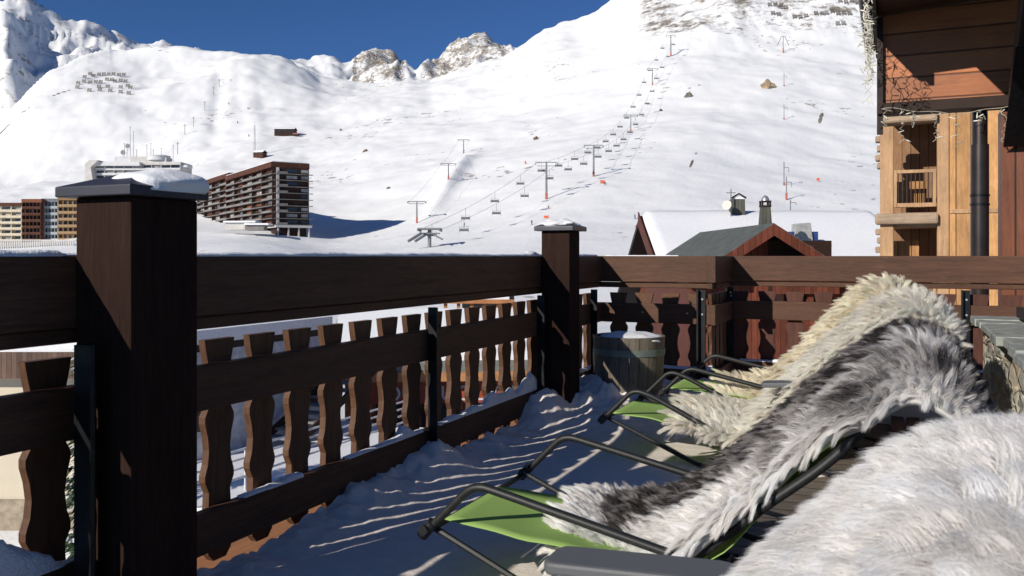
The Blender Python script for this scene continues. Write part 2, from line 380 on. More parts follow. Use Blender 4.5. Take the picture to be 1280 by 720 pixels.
def railing(name, A, along, inn, length, label, mats, positions, steels, toprail=(0.815,1.0), sub=True):
    """A is the inner foot of the railing; 'inn' points into the terrace"""
    t = thing(name, A, label, 'railing', 'wooden railing runs round the terrace')
    mr, ms = mats
    def rail(nm, z0, z1, n0, n1, m=mr, x0=0, x1=None):
        x1 = length if x1 is None else x1
        b = MB(); b.box(A+along*x0+inn*n0+UP*z0, along*(x1-x0), inn*(n1-n0), UP*(z1-z0)); return b.build(nm, m, t, bevel=0.005)
    rail('top_rail', toprail[0], toprail[1], -0.062, 0.002)
    if sub: rail('lower_beam', toprail[0]-0.042, toprail[0]-0.003, -0.058, -0.020)
    rail('middle_rail', 0.524, 0.663, -0.040, 0.0)
    rail('bottom_rail', 0.080, 0.210, -0.040, 0.0)
    for s in positions: baluster(t, A+along*s-inn*0.042, along, -inn, ms)
    for s in steels:
        b = MB(); b.box(A+along*(s-0.03)+inn*0.004+UP*0.0, along*0.012, inn*0.045, UP*(toprail[0]-0.048))
        b.box(A+along*(s-0.03)+inn*0.003+UP*0.0, along*0.055, inn*0.010, UP*(toprail[0]-0.05))
        b.box(A+along*(s-0.045)+inn*0.003+UP*(0.0), along*0.085, inn*0.08, UP*0.008)
        st = b.build('steel_post', M['black_steel'], t, bevel=0.001)
        for zb in (0.70, 0.595, 0.145):
            b = MB(); b.tube([A+along*(s+0.004)+inn*0.010+UP*zb, A+along*(s+0.004)+inn*0.018+UP*zb, A+along*(s+0.004)+inn*0.020+UP*zb], [0.008,0.008,0.004], 8)
            b.build('bolt_head', M['galv'], st)
    return t
M['galv'] = simple('galvanised_steel', (0.42,0.43,0.44), 0.4, 0.5, 0.6, 0.2, 30)
A0 = T(-3.0, 0)
vb = [(1.026*(2.668+0.18*k)-2.62)/0.9128 for k in range(-16, 20)]
vb = [v for v in vb if -2.95 < v < VC-0.05]
steel_v = [1.42, 2.72, 3.70]
rl0 = railing('balcony_railing', A0, L, N, VC+3.0-0.001, 'long dark stained railing on the left of the terrace, with snow along its rails', (M['rail_L'], M['slat']),
        [v+3.0 for v in vb], [v+3.0 for v in steel_v])
b = MB(); b.box(T(-0.503,0.088,0), L*0.014, N*0.05, UP*0.782); b.box(T(-0.503,0.080,0), L*0.055, N*0.012, UP*0.78)
b.build('steel_post', M['black_steel'], rl0, bevel=0.001)
rl1 = railing('balcony_railing', T(VC, -0.062), N, -L, NB+0.062, 'short weathered railing behind the wooden planter', (M['rail_n'], M['slat']), [0.17,0.36,0.55,0.74], [0.785])
railing('balcony_railing', T(VC-0.06, NB+0.005), L, N, VB-VC+0.056, 'very short return of railing between the two far railings', (M['rail_L'], M['slat']), [0.14,0.30,0.46,0.60], [])
railing('balcony_railing', T(VB, NB-0.055), N, -L, 3.96, 'far railing running right behind the sheepskins towards the stone wall', (M['rail_n'], wood('red_brown_slat', (0.05,0.017,0.011), (0.12,0.045,0.028), 'z')), 
        [0.10+0.2*k for k in range(19)], [0.04, 1.62, 3.2])
for n_, z_ in ((NB-0.035,0.955),(NB-0.035,0.865),(0.30,0.60),(0.62,0.60)):
    q0 = T(VC-0.004, n_, z_); b = MB(); b.tube([q0, q0-L*0.004, q0-L*0.006], [0.007,0.007,0.003], 8); b.build('screw_head', M['galv'], rl1)
def newel(name, v0, n0, w_, h, label, ext=0.0):
    t = thing(name, T(v0+w_/2, n0+w_/2), label, 'post', 'capped corner posts of the railing')
    b = MB(); b.box(T(v0, n0, 0), L*(w_+ext), N*w_, UP*h); b.build('shaft', M['post'], t, bevel=0.006)
    o_ = 0.034; b = MB()
    c = [T(v0-o_, n0-o_, h), T(v0+w_+o_, n0-o_, h), T(v0+w_+o_, n0+w_+o_, h), T(v0-o_, n0+w_+o_, h)]
    u = [p+UP*0.026 for p in c]; a = T(v0+w_/2, n0+w_/2, h+0.026+0.048)
    b.add(c+u+[a], [(3,2,1,0),(0,1,5,4),(1,2,6,5),(2,3,7,6),(3,0,4,7),(4,5,8),(5,6,8),(6,7,8),(7,4,8)])
    oo = b.build('post_cap', M['cap'], t, bevel=0.003)
    bm = bmesh.new(); bm.from_mesh(oo.data); bmesh.ops.recalc_face_normals(bm, faces=bm.faces); bm.to_mesh(oo.data); bm.free()
    return t
newel('corner_post', -0.437, 0.004, 0.196, 1.150, 'massive dark post with a pointed cap, nearest to the camera', 0.028)
newel('corner_post', 2.753, 0.004, 0.18, 1.150, 'smaller looking capped post at the far end of the long left railing')
# ------------------------------------------------------------------ snow on the terrace
def lump_field(name, grid, zfun, mat, label=None, kind='stuff', cat='snow', skirt=0.03):
    """grid: (V, Nn) arrays in terrace coordinates; heights from zfun"""
    V, Q = grid; H = zfun(V, Q)
    P = np.stack([P0.x+L.x*V+N.x*Q, P0.y+L.y*V+N.y*Q, H], -1)
    n0, n1 = V.shape; idx = np.arange(n0*n1).reshape(n0, n1)
    qd = np.stack([idx[:-1,:-1], idx[:-1,1:], idx[1:,1:], idx[1:,:-1]], -1).reshape(-1,4)
    # quads turned so that faces look up
    me = np_mesh(name, P.reshape(-1,3), qd, [mat])
    o = bpy.data.objects.new(name, me); COL.objects.link(o); return tag(o, label, cat, None, kind)
def deck_snow(V, Q):
    pile = (0.05+0.05*fbm(V*1.3, Q*0+3, 3, 4))*np.clip((V+0.1)/1.3, 0.25, 1)
    pile = pile + 0.10*np.exp(-((V-1.40)/0.17)**2) + 0.04*np.exp(-((V-0.9)/0.25)**2) + 0.17*np.exp(-((V-2.66)/0.22)**2)*np.exp(-((Q-0.18)/0.30)**2)
    lump = fbm(V*9, Q*9, 4, 8)*0.045*np.clip((V+0.4)/1.3, 0.35, 1) + np.abs(fbm(V*22, Q*22, 3, 18))*0.02
    edge = np.exp(-(np.maximum(Q,0)/0.17)**2)
    corner = 0.20*np.exp(-((V-3.2)/0.45)**2-((Q-0.35)/0.32)**2) + 0.10*np.exp(-((V-3.75)/0.2)**2)
    h = 0.014 + edge*(pile+lump*1.0) + corner*(1+lump*9) 
    h += 0.003*fbm(V*2, Q*2, 2, 40)+0.0014*fbm(V*24, Q*2.5, 3, 41) + 0.0025*fbm(V*12, Q*12, 3, 44)*(0.3+edge)
    far_ = np.clip((V-3.55)/0.3, 0, 1)*np.clip((Q-0.55)/0.25, 0, 1)
    h += far_*(0.07+0.06*fbm(V*7, Q*7, 4, 46))
    fade = np.clip((Q-1.05-0.35*fbm(V*1.7, Q*1.7, 3, 60))/0.55, 0, 1)*(1-np.clip((V-3.9)/0.5,0,1))
    h -= fade*(0.05-0.03*fbm(V*6, Q*6, 4, 61))
    h += 0.10*np.exp(-((V-2.1)/0.35)**2-((Q-1.42)/0.16)**2)*(0.8+fbm(V*14,Q*14,3,64))
    return h
vv = np.arange(-2.6, VB-0.045, 0.0135); qq = np.concatenate([np.arange(0.001, 1.3, 0.0135), np.arange(1.3, 3.6, 0.022)])
V, Q = np.meshgrid(vv, qq, indexing='ij')
def deck_h(V, Q):
    H = deck_snow(V, Q)
    out = (V > VC-0.05) & (Q < NB+0.06)
    return np.where(out, -0.045, np.maximum(H, -0.03))
lump_field('deck_snow', (V, Q), deck_h, M['trodden'], 'trodden snow lying on the terrace boards, heaped against the railing')
def strip_snow(name, v0, v1, n0, n1, ztop, hf, label, axis='L', base=None, mat=None, step=0.012, along=None, inn=None, A=None, frayed=None):
    """a bead of snow lying on a rail: closed body, hf(s, seed) gives its height"""
    s = np.arange(v0, v1, step); k = 9; vs = []; a = np.linspace(0, math.pi, k)
    hh = np.maximum(hf(s), 0.0)
    for i, si in enumerate(s):
        wob = 1+0.25*math.sin(si*9.1)+0.15*math.sin(si*31.7)
        for j in range(k):
            c = -math.cos(a[j]); u = (n0+n1)/2 + c*(n1-n0)/2*(min(1, hh[i]/0.012))*(0.93+0.07*wob)
            h_ = hh[i]*math.sin(a[j])**0.6 if 0 < j < k-1 else 0
            h_ *= 1+0.18*float(fbm(np.array(si*40.0), np.array(j*0.9), 2, 71))
            vs.append(A+along*float(si)+inn*u+UP*(ztop-0.002+float(h_)))
    fs = [(i*k+j, i*k+j+1, (i+1)*k+j+1, (i+1)*k+j) for i in range(len(s)-1) for j in range(k-1)]
    fs += [((i+1)*k, (i+1)*k+k-1, i*k+k-1, i*k) for i in range(len(s)-1)]
    m = MB(); m.add(vs, fs); o = m.build(name, mat or M['snow'], None, True)
    bm = bmesh.new(); bm.from_mesh(o.data); bmesh.ops.recalc_face_normals(bm, faces=bm.faces); bm.to_mesh(o.data); bm.free()
    o.data.polygons.foreach_set('use_smooth', [True]*len(o.data.polygons))
    return tag(o, label, 'snow')
def f_top(s):
    x = 0.015+0.005*fbm(s*2, s*0, 3, 2)+0.003*fbm(s*12, s*0, 3, 3)
    post1 = (s > -0.47+3)&(s < -0.21+3); return np.where(post1, x*0.6, x)+0.022*np.exp(-((s-5.68)/0.05)**2)
strip_snow('rail_snow', 0.02, VC+2.9, -0.060, 0.0, 1.0, f_top, 'thin snow strip on the top rail of the long left railing', along=L, inn=N, A=A0)
def f_bot(s):
    v = s-3
    near = 0.10*np.exp(-((v+0.66)/0.13)**2)+0.06*np.exp(-((v+0.85)/0.12)**2)
    mid = 0.010+0.022*np.maximum(0, fbm(s*6, s*0, 4, 12)+0.1)
    far = np.clip((v-1.0)/1.2, 0, 1)*(0.016+0.055*np.maximum(0, fbm(s*9, s*0, 4, 15)+0.25))+0.05*np.exp(-((v-1.22)/0.05)**2)+0.06*np.exp(-((v-2.58)/0.09)**2)
    gap = (v > 1.36)&(v < 1.46)
    return np.where(gap, 0.002, near+mid*(fbm(s*3, s*0, 3, 13) > -0.25)+far)
strip_snow('rail_snow', 0.02, VC+2.9, -0.040, 0.002, 0.210, f_bot, 'lumpy snow caught on the bottom rail of the long left railing', along=L, inn=N, A=A0)
strip_snow('rail_snow', 0.03, NB-0.03, -0.038, 0.0, 0.210, lambda s: 0.02+0.02*np.maximum(0, fbm(s*8, s*0, 3, 19)), 'snow on the bottom rail behind the planter', along=N, inn=-L, A=T(VC,0.003))
strip_snow('rail_snow', 0.04, 3.8, -0.038, 0.0, 0.210, lambda s: 0.015+0.03*np.maximum(0, fbm(s*6, s*0, 3, 23)), 'snow on the bottom rail of the far railing', along=N, inn=-L, A=T(VB,NB+0.008))
strip_snow('rail_snow', 0.02, 0.55, -0.05, -0.01, 1.0, lambda s: 0.008+0.006*np.maximum(0, fbm(s*6, s*0, 3, 29)), 'thin frost of snow on the top rail behind the planter', along=N, inn=-L, A=T(VC,0.003))
def blob(name, c, ax, ay, h, label, seed, base_z, mat=None, rough=0.12):
    """cushion of snow: rounded cap with a lumpy skin and an overhanging lip"""
    vs = []; fs = []; k = 14; n = 40
    for i in range(k+1):
        a = i/k*math.pi*0.62; rr = math.sin(a)/math.sin(math.pi*0.5); z = (math.cos(a)-math.cos(math.pi*0.62))/(1-math.cos(math.pi*0.62))
        for j in range(n):
            t_ = 2*math.pi*j/n; q = 1+rough*mnoise.noise(Vector((math.cos(t_)*1.6+seed, math.sin(t_)*1.6, i*0.25)))*2
            sx = math.copysign(abs(math.cos(t_))**0.75, math.cos(t_)); sy = math.copysign(abs(math.sin(t_))**0.75, math.sin(t_))
            p = c+N*(sx*ax*rr*q)+L*(sy*ay*rr*q)
            vs.append((p.x, p.y, base_z+h*z*(1+rough*mnoise.noise(Vector((p.x*14, p.y*14, seed)))*1.6)))
    for i in range(k):
        for j in range(n): fs.append((i*n+j, i*n+(j+1)%n, (i+1)*n+(j+1)%n, (i+1)*n+j))
    fs.append(tuple(k*n+j for j in range(n-1,-1,-1))); fs.append(tuple(range(n)))
    m = MB(); m.add(vs, fs); o = m.build(name, mat or M['soft_snow'], None, True)
    bm = bmesh.new(); bm.from_mesh(o.data); bmesh.ops.recalc_face_normals(bm, faces=bm.faces); bm.to_mesh(o.data); bm.free()
    o.data.polygons.foreach_set('use_smooth', [True]*len(o.data.polygons))
    return tag(o, label, 'snow')
blob('snow_cushion', T(-0.437+0.13, 0.004+0.150), 0.108, 0.110, 0.060, 'rounded snow cushion on the cap of the nearest post', 3, 1.166)
blob('snow_cushion', T(2.753+0.09, 0.09), 0.11, 0.11, 0.052, 'ragged snow cushion on the cap of the far post', 8, 1.172, M['snow'], 0.2)
# ------------------------------------------------------------------ planter
pc = Vector((0.74, 5.38, 0)); t = thing('barrel_planter', pc, 'weathered round wooden planter filled with snow, in the far corner of the terrace', 'planter')
stave_m = wood('grey_weathered_staves', (0.10,0.085,0.062), (0.22,0.19,0.145), 'z', bump=0.4)
b = MB(); n = 22
for i in range(n):
    a0, a1 = 2*math.pi*(i+0.03)/n, 2*math.pi*(i+0.97)/n; vs = []
    for z, r in ((0.0,0.192),(0.25,0.212),(0.50,0.224)):
        for rr in (r, r-0.022):
            for a in (a0, (a0+a1)/2, a1): vs.append((pc.x+rr*math.cos(a), pc.y+rr*math.sin(a), z))
    fs = []
    for k in range(2):
        o_ = k*6
        fs += [(o_,o_+1,o_+7,o_+6),(o_+1,o_+2,o_+8,o_+7),(o_+4,o_+3,o_+9,o_+10),(o_+5,o_+4,o_+10,o_+11),(o_+3,o_,o_+6,o_+9),(o_+2,o_+5,o_+11,o_+8)]
    fs += [(12,13,16,15),(13,14,17,16),(1,0,3,4),(2,1,4,5)]
    b.add(vs, fs)
b.lathe(pc, [(0.185,0.01),(0.2,0.03)], 24)
b.build('staves', stave_m, t)
for z0, z1, r0 in ((0.385,0.425,0.2205),(0.09,0.125,0.201)):
    b = MB(); b.lathe(pc, [(r0,z0),(r0+0.003,z0),(r0+0.003+0.003,z1),(r0+0.002,z1)], 48)
    b.build('hoop', simple('greenish_galvanised_hoop', (0.17,0.21,0.19), 0.6, 0.4, 0.3), t, True)
b = MB(); b.tube([pc+Vector((-0.02,-0.219,0.14)), pc+Vector((-0.02,-0.212,0.04)), pc+Vector((-0.02,-0.20,0.0))], 0.006); b.build('drain_rod', M['galv'], t)
blob('planter_snow', pc, 0.20, 0.20, 0.06, 'snow filling the wooden planter', 15, 0.462, M['snow'], 0.10)
# ------------------------------------------------------------------ loungers
def tube_mat():
    m, t, p = base_mat('black_tube', 0.5, 0.4)
    n = noise_tex(t, coords(t), 90, 3)
    t.links.new(ramp(t, n, [(0.35,(0.010,0.011,0.011)), (0.7,(0.020,0.022,0.021))]), p.inputs['Base Color'])
    sp = noise_tex(t, coords(t), 260, 2)
    add_bump(t, p, sp, 0.15, 0.001); return m
M['tube'] = tube_mat(); M['joint'] = simple('black_plastic_joint', (0.015,0.015,0.016), 0.35, 0.5)
def green_mat():
    m, t, p = base_mat('green_canvas', 0.95, 0.03)
    v = mapping(t, coords(t), rot=(0,0,TH))
    wv = t.nodes.new('ShaderNodeTexWave'); wv.inputs['Scale'].default_value = 320; t.links.new(v, wv.inputs['Vector'])
    wv2 = t.nodes.new('ShaderNodeTexWave'); wv2.bands_direction = 'Y'; wv2.inputs['Scale'].default_value = 320; t.links.new(v, wv2.inputs['Vector'])
    n = noise_tex(t, v, 5, 4)
    t.links.new(ramp(t, n, [(0.3,(0.33,0.50,0.145)), (0.7,(0.37,0.55,0.17))]), p.inputs['Base Color'])
    h = mix(t, 0.5, wv.outputs[0], wv2.outputs[0]); add_bump(t, p, h, 0.04, 0.0004)
    tr = t.nodes.new('ShaderNodeBsdfTranslucent'); tr.inputs[0].default_value = (0.30,0.48,0.12,1)
    ms = t.nodes.new('ShaderNodeMixShader'); ms.inputs[0].default_value = 0.22
    out = t.nodes['Material Output']
    t.links.new(p.outputs[0], ms.inputs[1]); t.links.new(tr.outputs[0], ms.inputs[2]); t.links.new(ms.outputs[0], out.inputs[0])
    return m
M['canvas'] = green_mat(); M['pad'] = simple('grey_armrest_plastic', (0.10,0.105,0.112), 0.6, 0.5, 0, 0.08, 3)
def rounded(pts, rad=0.05, k=5):
    """polyline with rounded corners"""
    pts = [Vector(p) for p in pts]; out = [pts[0]]
    for a, b, c in zip(pts, pts[1:], pts[2:]):
        u = (a-b); v = (c-b); r = min(rad, u.length*0.45, v.length*0.45); p, q_ = b+u.normalized()*r, b+v.normalized()*r
        for i in range(k+1):
            s = i/k; out.append(p*(1-s)**2+b*2*s*(1-s)+q_*s*s)
    out.append(pts[-1]); return out
def lounger(knee_mid, label, prof, cv=(-0.30, 0.09), arm=None, arm_far=False, ang=0.0):
    """knee_mid: point on the ground under the middle of the knee bend; prof: (t, z) of the side tubes"""
    nn = (Matrix.Rotation(ang, 3, 'Z') @ N); ll = (Matrix.Rotation(ang, 3, 'Z') @ L)
    K = Vector((knee_mid[0], knee_mid[1], 0))
    def W(t_, v_, z_): return K+nn*t_+ll*v_+UP*z_
    root = thing('reclining_lounger', K, label, 'lounger', 'green canvas loungers on the terrace')
    for v_ in (-0.36, 0.36):
        b = MB(); pts = rounded([W(t_, v_, z_) for t_, z_ in prof], 0.07, 6); b.tube(pts, 0.0125, 10); b.build('side_tube', M['tube'], root, True)
        f = prof[0]
        b = MB(); b.tube(rounded([W(f[0]-0.01, v_+0.022*(-1 if v_ < 0 else 1)*-1, f[1]-0.005), W(0.30, v_*0.94, 0.02), W(0.36, v_*0.94, 0.012), W(0.62, v_*0.94, 0.012)], 0.05), 0.010, 8)
        b.build('leg', M['tube'], root, True)
        b = MB(); b.tube(rounded([W(prof[3][0]-0.02, v_*0.94, prof[3][1]), W(0.40, v_*0.9, 0.015)], 0.05), 0.010, 8)
        b.build('leg', M['tube'], root, True)
        b = MB(); b.tube(rounded([W(0.5, v_*0.9, max(0.12, prof[3][1]-0.14)), W(1.02, v_*0.9, 0.012), W(1.12, v_*0.9, 0.012)], 0.05), 0.010, 8)
        b.build('leg', M['tube'], root, True)
        b = MB(); b.tube([W(f[0]-0.012, v_-0.028, f[1]-0.004), W(f[0]-0.012, v_+0.028, f[1]-0.004)], 0.014, 12)
        b.tube([W(f[0]-0.03, v_, f[1]-0.028), W(f[0]+0.008, v_, f[1]+0.014)], 0.018, 10)
        b.build('pivot', M['joint'], root, True)
    for (t_, z_, v0, v1) in ((prof[0][0]-0.02, prof[0][1]-0.02, -0.36, 0.36), (prof[-1][0], prof[-1][1], -0.36, 0.36), (0.6, 0.012, -0.34, 0.34), (1.1, 0.012, -0.32, 0.32), (0.40, 0.03, -0.32, 0.32)):
        b = MB(); b.tube([W(t_, v0, z_), W(t_, v1, z_)], 0.0095, 8); b.build('cross_tube', M['tube'], root, True)
    # canvas: hung below the frame from the foot bar to the head
    b = MB(); ns = 40; nv = 9; f0 = prof[0]; vs = []
    path = [(f0[0]+0.012, f0[1]+0.006), (0.16, f0[1]-0.002), (prof[3][0]-0.16, prof[3][1]-0.03), (prof[3][0]+0.05, prof[3][1]-0.01)] + [(a_, z_-0.015) for a_, z_ in prof[4:]]
    pa = rounded([Vector((a_, 0, z_)) for a_, z_ in path], 0.12, 6)
    d = [0]
    for a_, c_ in zip(pa, pa[1:]): d.append(d[-1]+(c_-a_).length)
    ss = np.linspace(0, d[-1], ns); tt = np.interp(ss, d, [p.x for p in pa]); zz = np.interp(ss, d, [p.z for p in pa])
    for i in range(ns):
        s = i/(ns-1)
        for j in range(nv):
            u = j/(nv-1); v_ = cv[0]+(cv[1]-cv[0])*u
            v_ -= 0.05*min(1, s*5)*(1-u) if cv[1] < 0.2 else 0
            sag = 0.016*math.sin(math.pi*u)*min(1, s*6)+0.002*math.sin(7*s*6+u*3)*min(1, s*6)
            vs.append(W(float(tt[i]), v_, float(zz[i])-sag))
    fs = [(i*nv+j, i*nv+j+1, (i+1)*nv+j+1, (i+1)*nv+j) for i in range(ns-1) for j in range(nv-1)]
    b.add(vs, fs); oc = b.build('canvas', M['canvas'], root, True)
    sm = oc.modifiers.new('thick', 'SOLIDIFY'); sm.thickness = 0.0025
    # hem: folded strip along the near edge
    if arm:
        t0, t1, za, vs_ = arm
        for v_ in vs_:
            poly = []; w2 = 0.048
            outl = [(0,-0.6),(0.03,-0.95),(0.08,-1.0),(0.9,-1.0),(0.97,-0.85),(1,-0.5),(1,0.5),(0.97,0.85),(0.9,1),(0.08,1),(0.03,0.95),(0,0.6)]
            poly = [W(t0+(t1-t0)*a_, v_+w2*c_, za+0.015*a_) for a_, c_ in outl]
            b = MB(); b.prism(poly, UP*-0.022); b.build('armrest', M['pad'], root, bevel=0.006)
            b = MB(); b.tube([W(t0+(t1-t0)*0.45, v_, za-0.02), W(0.52, v_*0.97, prof[3][1]+0.0)], 0.010, 8); b.build('armrest_stay', M['tube'], root, True)
    return root, W
prof_a = [(-0.14,0.215),(0.0,0.355),(0.10,0.335),(0.62,0.225),(0.78,0.375),(0.94,0.505),(1.10,0.685)]
prof_b = [(-0.14,0.215),(0.0,0.355),(0.09,0.330),(0.50,0.130),(0.66,0.270),(0.90,0.50),(1.16,0.72)]
M2 = Vector((0.040, 2.740, 0)); M3 = Vector((0.734, 4.44, 0)); M4 = Vector((1.165, 5.245, 0)); M1 = M2-L*1.54
r1, W1 = lounger(M1, 'nearest lounger, almost hidden under the white sheepskin, only a grey armrest showing', prof_a, arm=(0.555,0.86,0.50,(0.36,)))
r2, W2 = lounger(M2, 'lounger under the black and white sheepskin, green canvas foot end in the foreground', prof_a)
r3, W3 = lounger(M3, 'lounger under the cream sheepskin, third from the camera', prof_b, cv=(-0.30,0.10), arm=(0.60,0.80,0.43,(-0.36,)))
r4, W4 = lounger(M4, 'farthest lounger, under the yellowish sheepskin beside the far railing', prof_a, cv=(-0.30,0.12))
# ------------------------------------------------------------------ sheepskins
def fur_mat(name, trans=0.3):
    m, t, p = base_mat(name, 0.55, 0.35)
    at = t.nodes.new('ShaderNodeAttribute'); at.attribute_name = 'hair'
    t.links.new(at.outputs['Color'], p.inputs['Base Color'])
    p.inputs['Sheen Weight'].default_value = 0.25; p.inputs['Sheen Roughness'].default_value = 0.4
    tr = t.nodes.new('ShaderNodeBsdfTranslucent'); t.links.new(at.outputs['Color'], tr.inputs[0])
    ms = t.nodes.new('ShaderNodeMixShader'); ms.inputs[0].default_value = trans
    out = t.nodes['Material Output']
    t.links.new(p.outputs[0], ms.inputs[1]); t.links.new(tr.outputs[0], ms.inputs[2]); t.links.new(ms.outputs[0], out.inputs[0])
    return m
M['fur'] = fur_mat('sheep_hair', 0.5)
def sheepskin(W, path, width, label, NS, length, colf, lean=0.8, clump=0.75, csize=0.03, hw=0.0007, seed=0, vc=0.0, thickness=0.009, wild=0.25, droop=0.06, lift=0.0):
    """path: (t, z) centre line in the lounger's own frame; strands of hair are real ribbons rooted on the skin"""
    g = np.random.default_rng(seed)
    pa = rounded([Vector((a_, 0, z_)) for a_, z_ in path], 0.10, 6)
    d = [0]
    for a_, c_ in zip(pa, pa[1:]): d.append(d[-1]+(c_-a_).length)
    LEN = d[-1]; pt = np.array([p.x for p in pa]); pz = np.array([p.z for p in pa])
    o_ = np.array(W(0,0,0)); nn = np.array(W(1,0,0))-o_; ll = np.array(W(0,1,0))-o_; up = np.array([0,0,1.0])
    def base(s, u):
        wn_ = np.interp(s/LEN, width[0], width[2] if len(width) > 2 else width[1])
        wd = np.where(u < 0, wn_, np.interp(s/LEN, width[0], width[1]))*(1+0.10*fbm(s*7, u*0+2.0*np.sign(u), 3, seed+5))
        t_ = np.interp(s, d, pt); z_ = np.interp(s, d, pz)
        v_ = vc+u*wd
        dn_, df_ = droop if isinstance(droop, tuple) else (droop, droop)
        z_ = z_ + lift - np.where(u < 0, dn_, df_)*np.abs(u)**3 + 0.012*fbm(s*6, u*2, 3, seed+8) + 0.014*np.cos(u*math.pi)*0.5
        t_ = t_ + 0.012*fbm(s*5+9, u*2, 2, seed+9)
        return o_+nn*t_[...,None]+ll*v_[...,None]+up*z_[...,None]
    def frame(s, u):
        e = 0.01; a = base(s+e, u)-base(s-e, u); b_ = base(s, u+e)-base(s, u-e)
        a /= np.linalg.norm(a, axis=-1, keepdims=True)+1e-9; b_ /= np.linalg.norm(b_, axis=-1, keepdims=True)+1e-9
        n_ = np.cross(a, b_); n_ /= np.linalg.norm(n_, axis=-1, keepdims=True)+1e-9
        return a, b_, n_
    # skin body
    S, U = np.meshgrid(np.linspace(0.0, LEN, 90), np.linspace(-1, 1, 25), indexing='ij')
    _, _, n_ = frame(S, U)
    top = base(S, U)+n_*0.004; bot = base(S, U)-n_*thickness
    nb = S.size; idx = np.arange(nb).reshape(S.shape)
    q1 = np.stack([idx[:-1,:-1], idx[1:,:-1], idx[1:,1:], idx[:-1,1:]], -1).reshape(-1,4)
    q2 = (q1+nb)[:, ::-1]
    rim = []
    bd = list(idx[:,0])+list(idx[-1,1:])+list(idx[-2::-1,-1])+list(idx[0,-2:0:-1])
    for a_, c_ in zip(bd, bd[1:]+bd[:1]): rim.append((a_, a_+nb, c_+nb, c_))
    skin_q = np.concatenate([q1, q2, np.array(rim)])
    skin_v = np.concatenate([top.reshape(-1,3), bot.reshape(-1,3)])
    c0 = colf(S.ravel()/LEN, U.ravel(), np.zeros(nb), g)*0.85; skin_c = np.concatenate([c0, c0*0.9])
    # strands: extra hairs near the borders
    s = g.random(NS)*LEN; u = g.random(NS)*2-1
    k = int(NS*0.22); u[:k] = np.sign(u[:k])*(1-0.14*g.random(k)**1.5); s[k:k+k//3] = LEN*0.03*g.random(k//3); s[k+k//3:k+2*(k//3)] = LEN*(1-0.03*g.random(k//3))
    ncl_s = max(2, int(LEN/csize)); wmean = float(np.mean(width[1]))*2; ncl_u = max(2, int(wmean/csize))
    ci = np.clip((s/LEN*ncl_s+g.normal(0,0.18,NS)).astype(int), 0, ncl_s-1); cj = np.clip(((u+1)/2*ncl_u+g.normal(0,0.18,NS)).astype(int), 0, ncl_u-1)
    js = g.random((ncl_s, ncl_u)); ju = g.random((ncl_s, ncl_u)); cr = g.normal(0, 1, (ncl_s, ncl_u, 3)); cl = 0.75+0.5*g.random((ncl_s, ncl_u))
    sc_ = (ci+js[ci,cj])/ncl_s*LEN; uc_ = np.clip((cj+ju[ci,cj])/ncl_u*2-1, -1, 1)
    rnd = g.random(NS)
    def strand(s_, u_, rv, lf):
        P = base(s_, u_); a, b_, n_ = frame(s_, u_)
        flow = fbm(s_*4, u_*1.6, 3, seed+20)
        ed = np.clip((np.abs(u_)-0.80)/0.2, 0, 1)[:,None]*np.sign(u_)[:,None]
        endf = (np.clip(1-s_/(LEN*0.04), 0, 1)-np.clip(1-(LEN-s_)/(LEN*0.05), 0, 1))[:,None]
        hd = -a*lean + b_*(0.7*flow[:,None]) + b_*ed*0.9 - np.array([0,0,1.0])*np.abs(ed)*0.55 - a*endf*0.9 + rv*wild
        ln = length*lf
        pts = []
        for k_ in (0.0, 0.36, 0.7, 1.0):
            pts.append(P + ln[:,None]*(n_*(0.98*k_-0.26*k_*k_) + hd*(0.20*k_+0.55*k_*k_)*0.85 + np.array([0,0,-1.0])*0.22*k_*k_))
        return pts
    own = strand(s, u, g.normal(0,1,(NS,3)), 0.62+0.55*rnd)
    cen = strand(sc_, uc_, cr[ci,cj], cl[ci,cj])
    w_ = [0, 0.45*clump, 0.85*clump, clump]
    pts = [own[i]*(1-w_[i])+cen[i]*w_[i] for i in range(4)]
    tan = pts[2]-pts[0]; tn_ = tan/(np.linalg.norm(tan, axis=1, keepdims=True)+1e-9); nk_ = frame(s,u)[2]
    sd = np.cross(tn_, nk_); sd /= np.linalg.norm(sd, axis=1, keepdims=True)+1e-6; sd = sd+0.45*g.normal(0,1,(NS,3)); sd -= tn_*(sd*tn_).sum(1, keepdims=True); sd /= np.linalg.norm(sd, axis=1, keepdims=True)+1e-9
    wd = hw*(0.7+0.6*g.random(NS))[:,None]
    vs = np.stack([pts[0]-sd*wd, pts[0]+sd*wd, pts[1]-sd*wd*0.95, pts[1]+sd*wd*0.95, pts[2]-sd*wd*0.7, pts[2]+sd*wd*0.7, pts[3]-sd*wd*0.12, pts[3]+sd*wd*0.12], 1).reshape(-1,3)
    b0 = np.arange(NS)*8+2*nb
    qs = np.concatenate([np.stack([b0+a_, b0+a_+1, b0+a_+3, b0+a_+2], -1) for a_ in (0,2,4)])
    cols_ = np.stack([colf(s/LEN, u, np.full(NS, kk), g) for kk in (0.0,0.0,0.36,0.36,0.7,0.7,1.0,1.0)], 1).reshape(-1,3)
    lump_tone = (0.90+0.16*g.random((ncl_s,ncl_u)))[ci,cj]
    cols_ = cols_*np.repeat(lump_tone, 8)[:,None]
    allv = np.concatenate([skin_v, vs]); allq = np.concatenate([skin_q, qs]); allc = np.concatenate([skin_c, cols_])
    me = np_mesh('sheepskin', allv, allq, [M['fur']], True)
    ca = me.color_attributes.new('hair', 'FLOAT_COLOR', 'POINT')
    ca.data.foreach_set('color', np.concatenate([np.clip(allc,0,0.95), np.ones((len(allc),1))], 1).astype(np.float32).ravel())
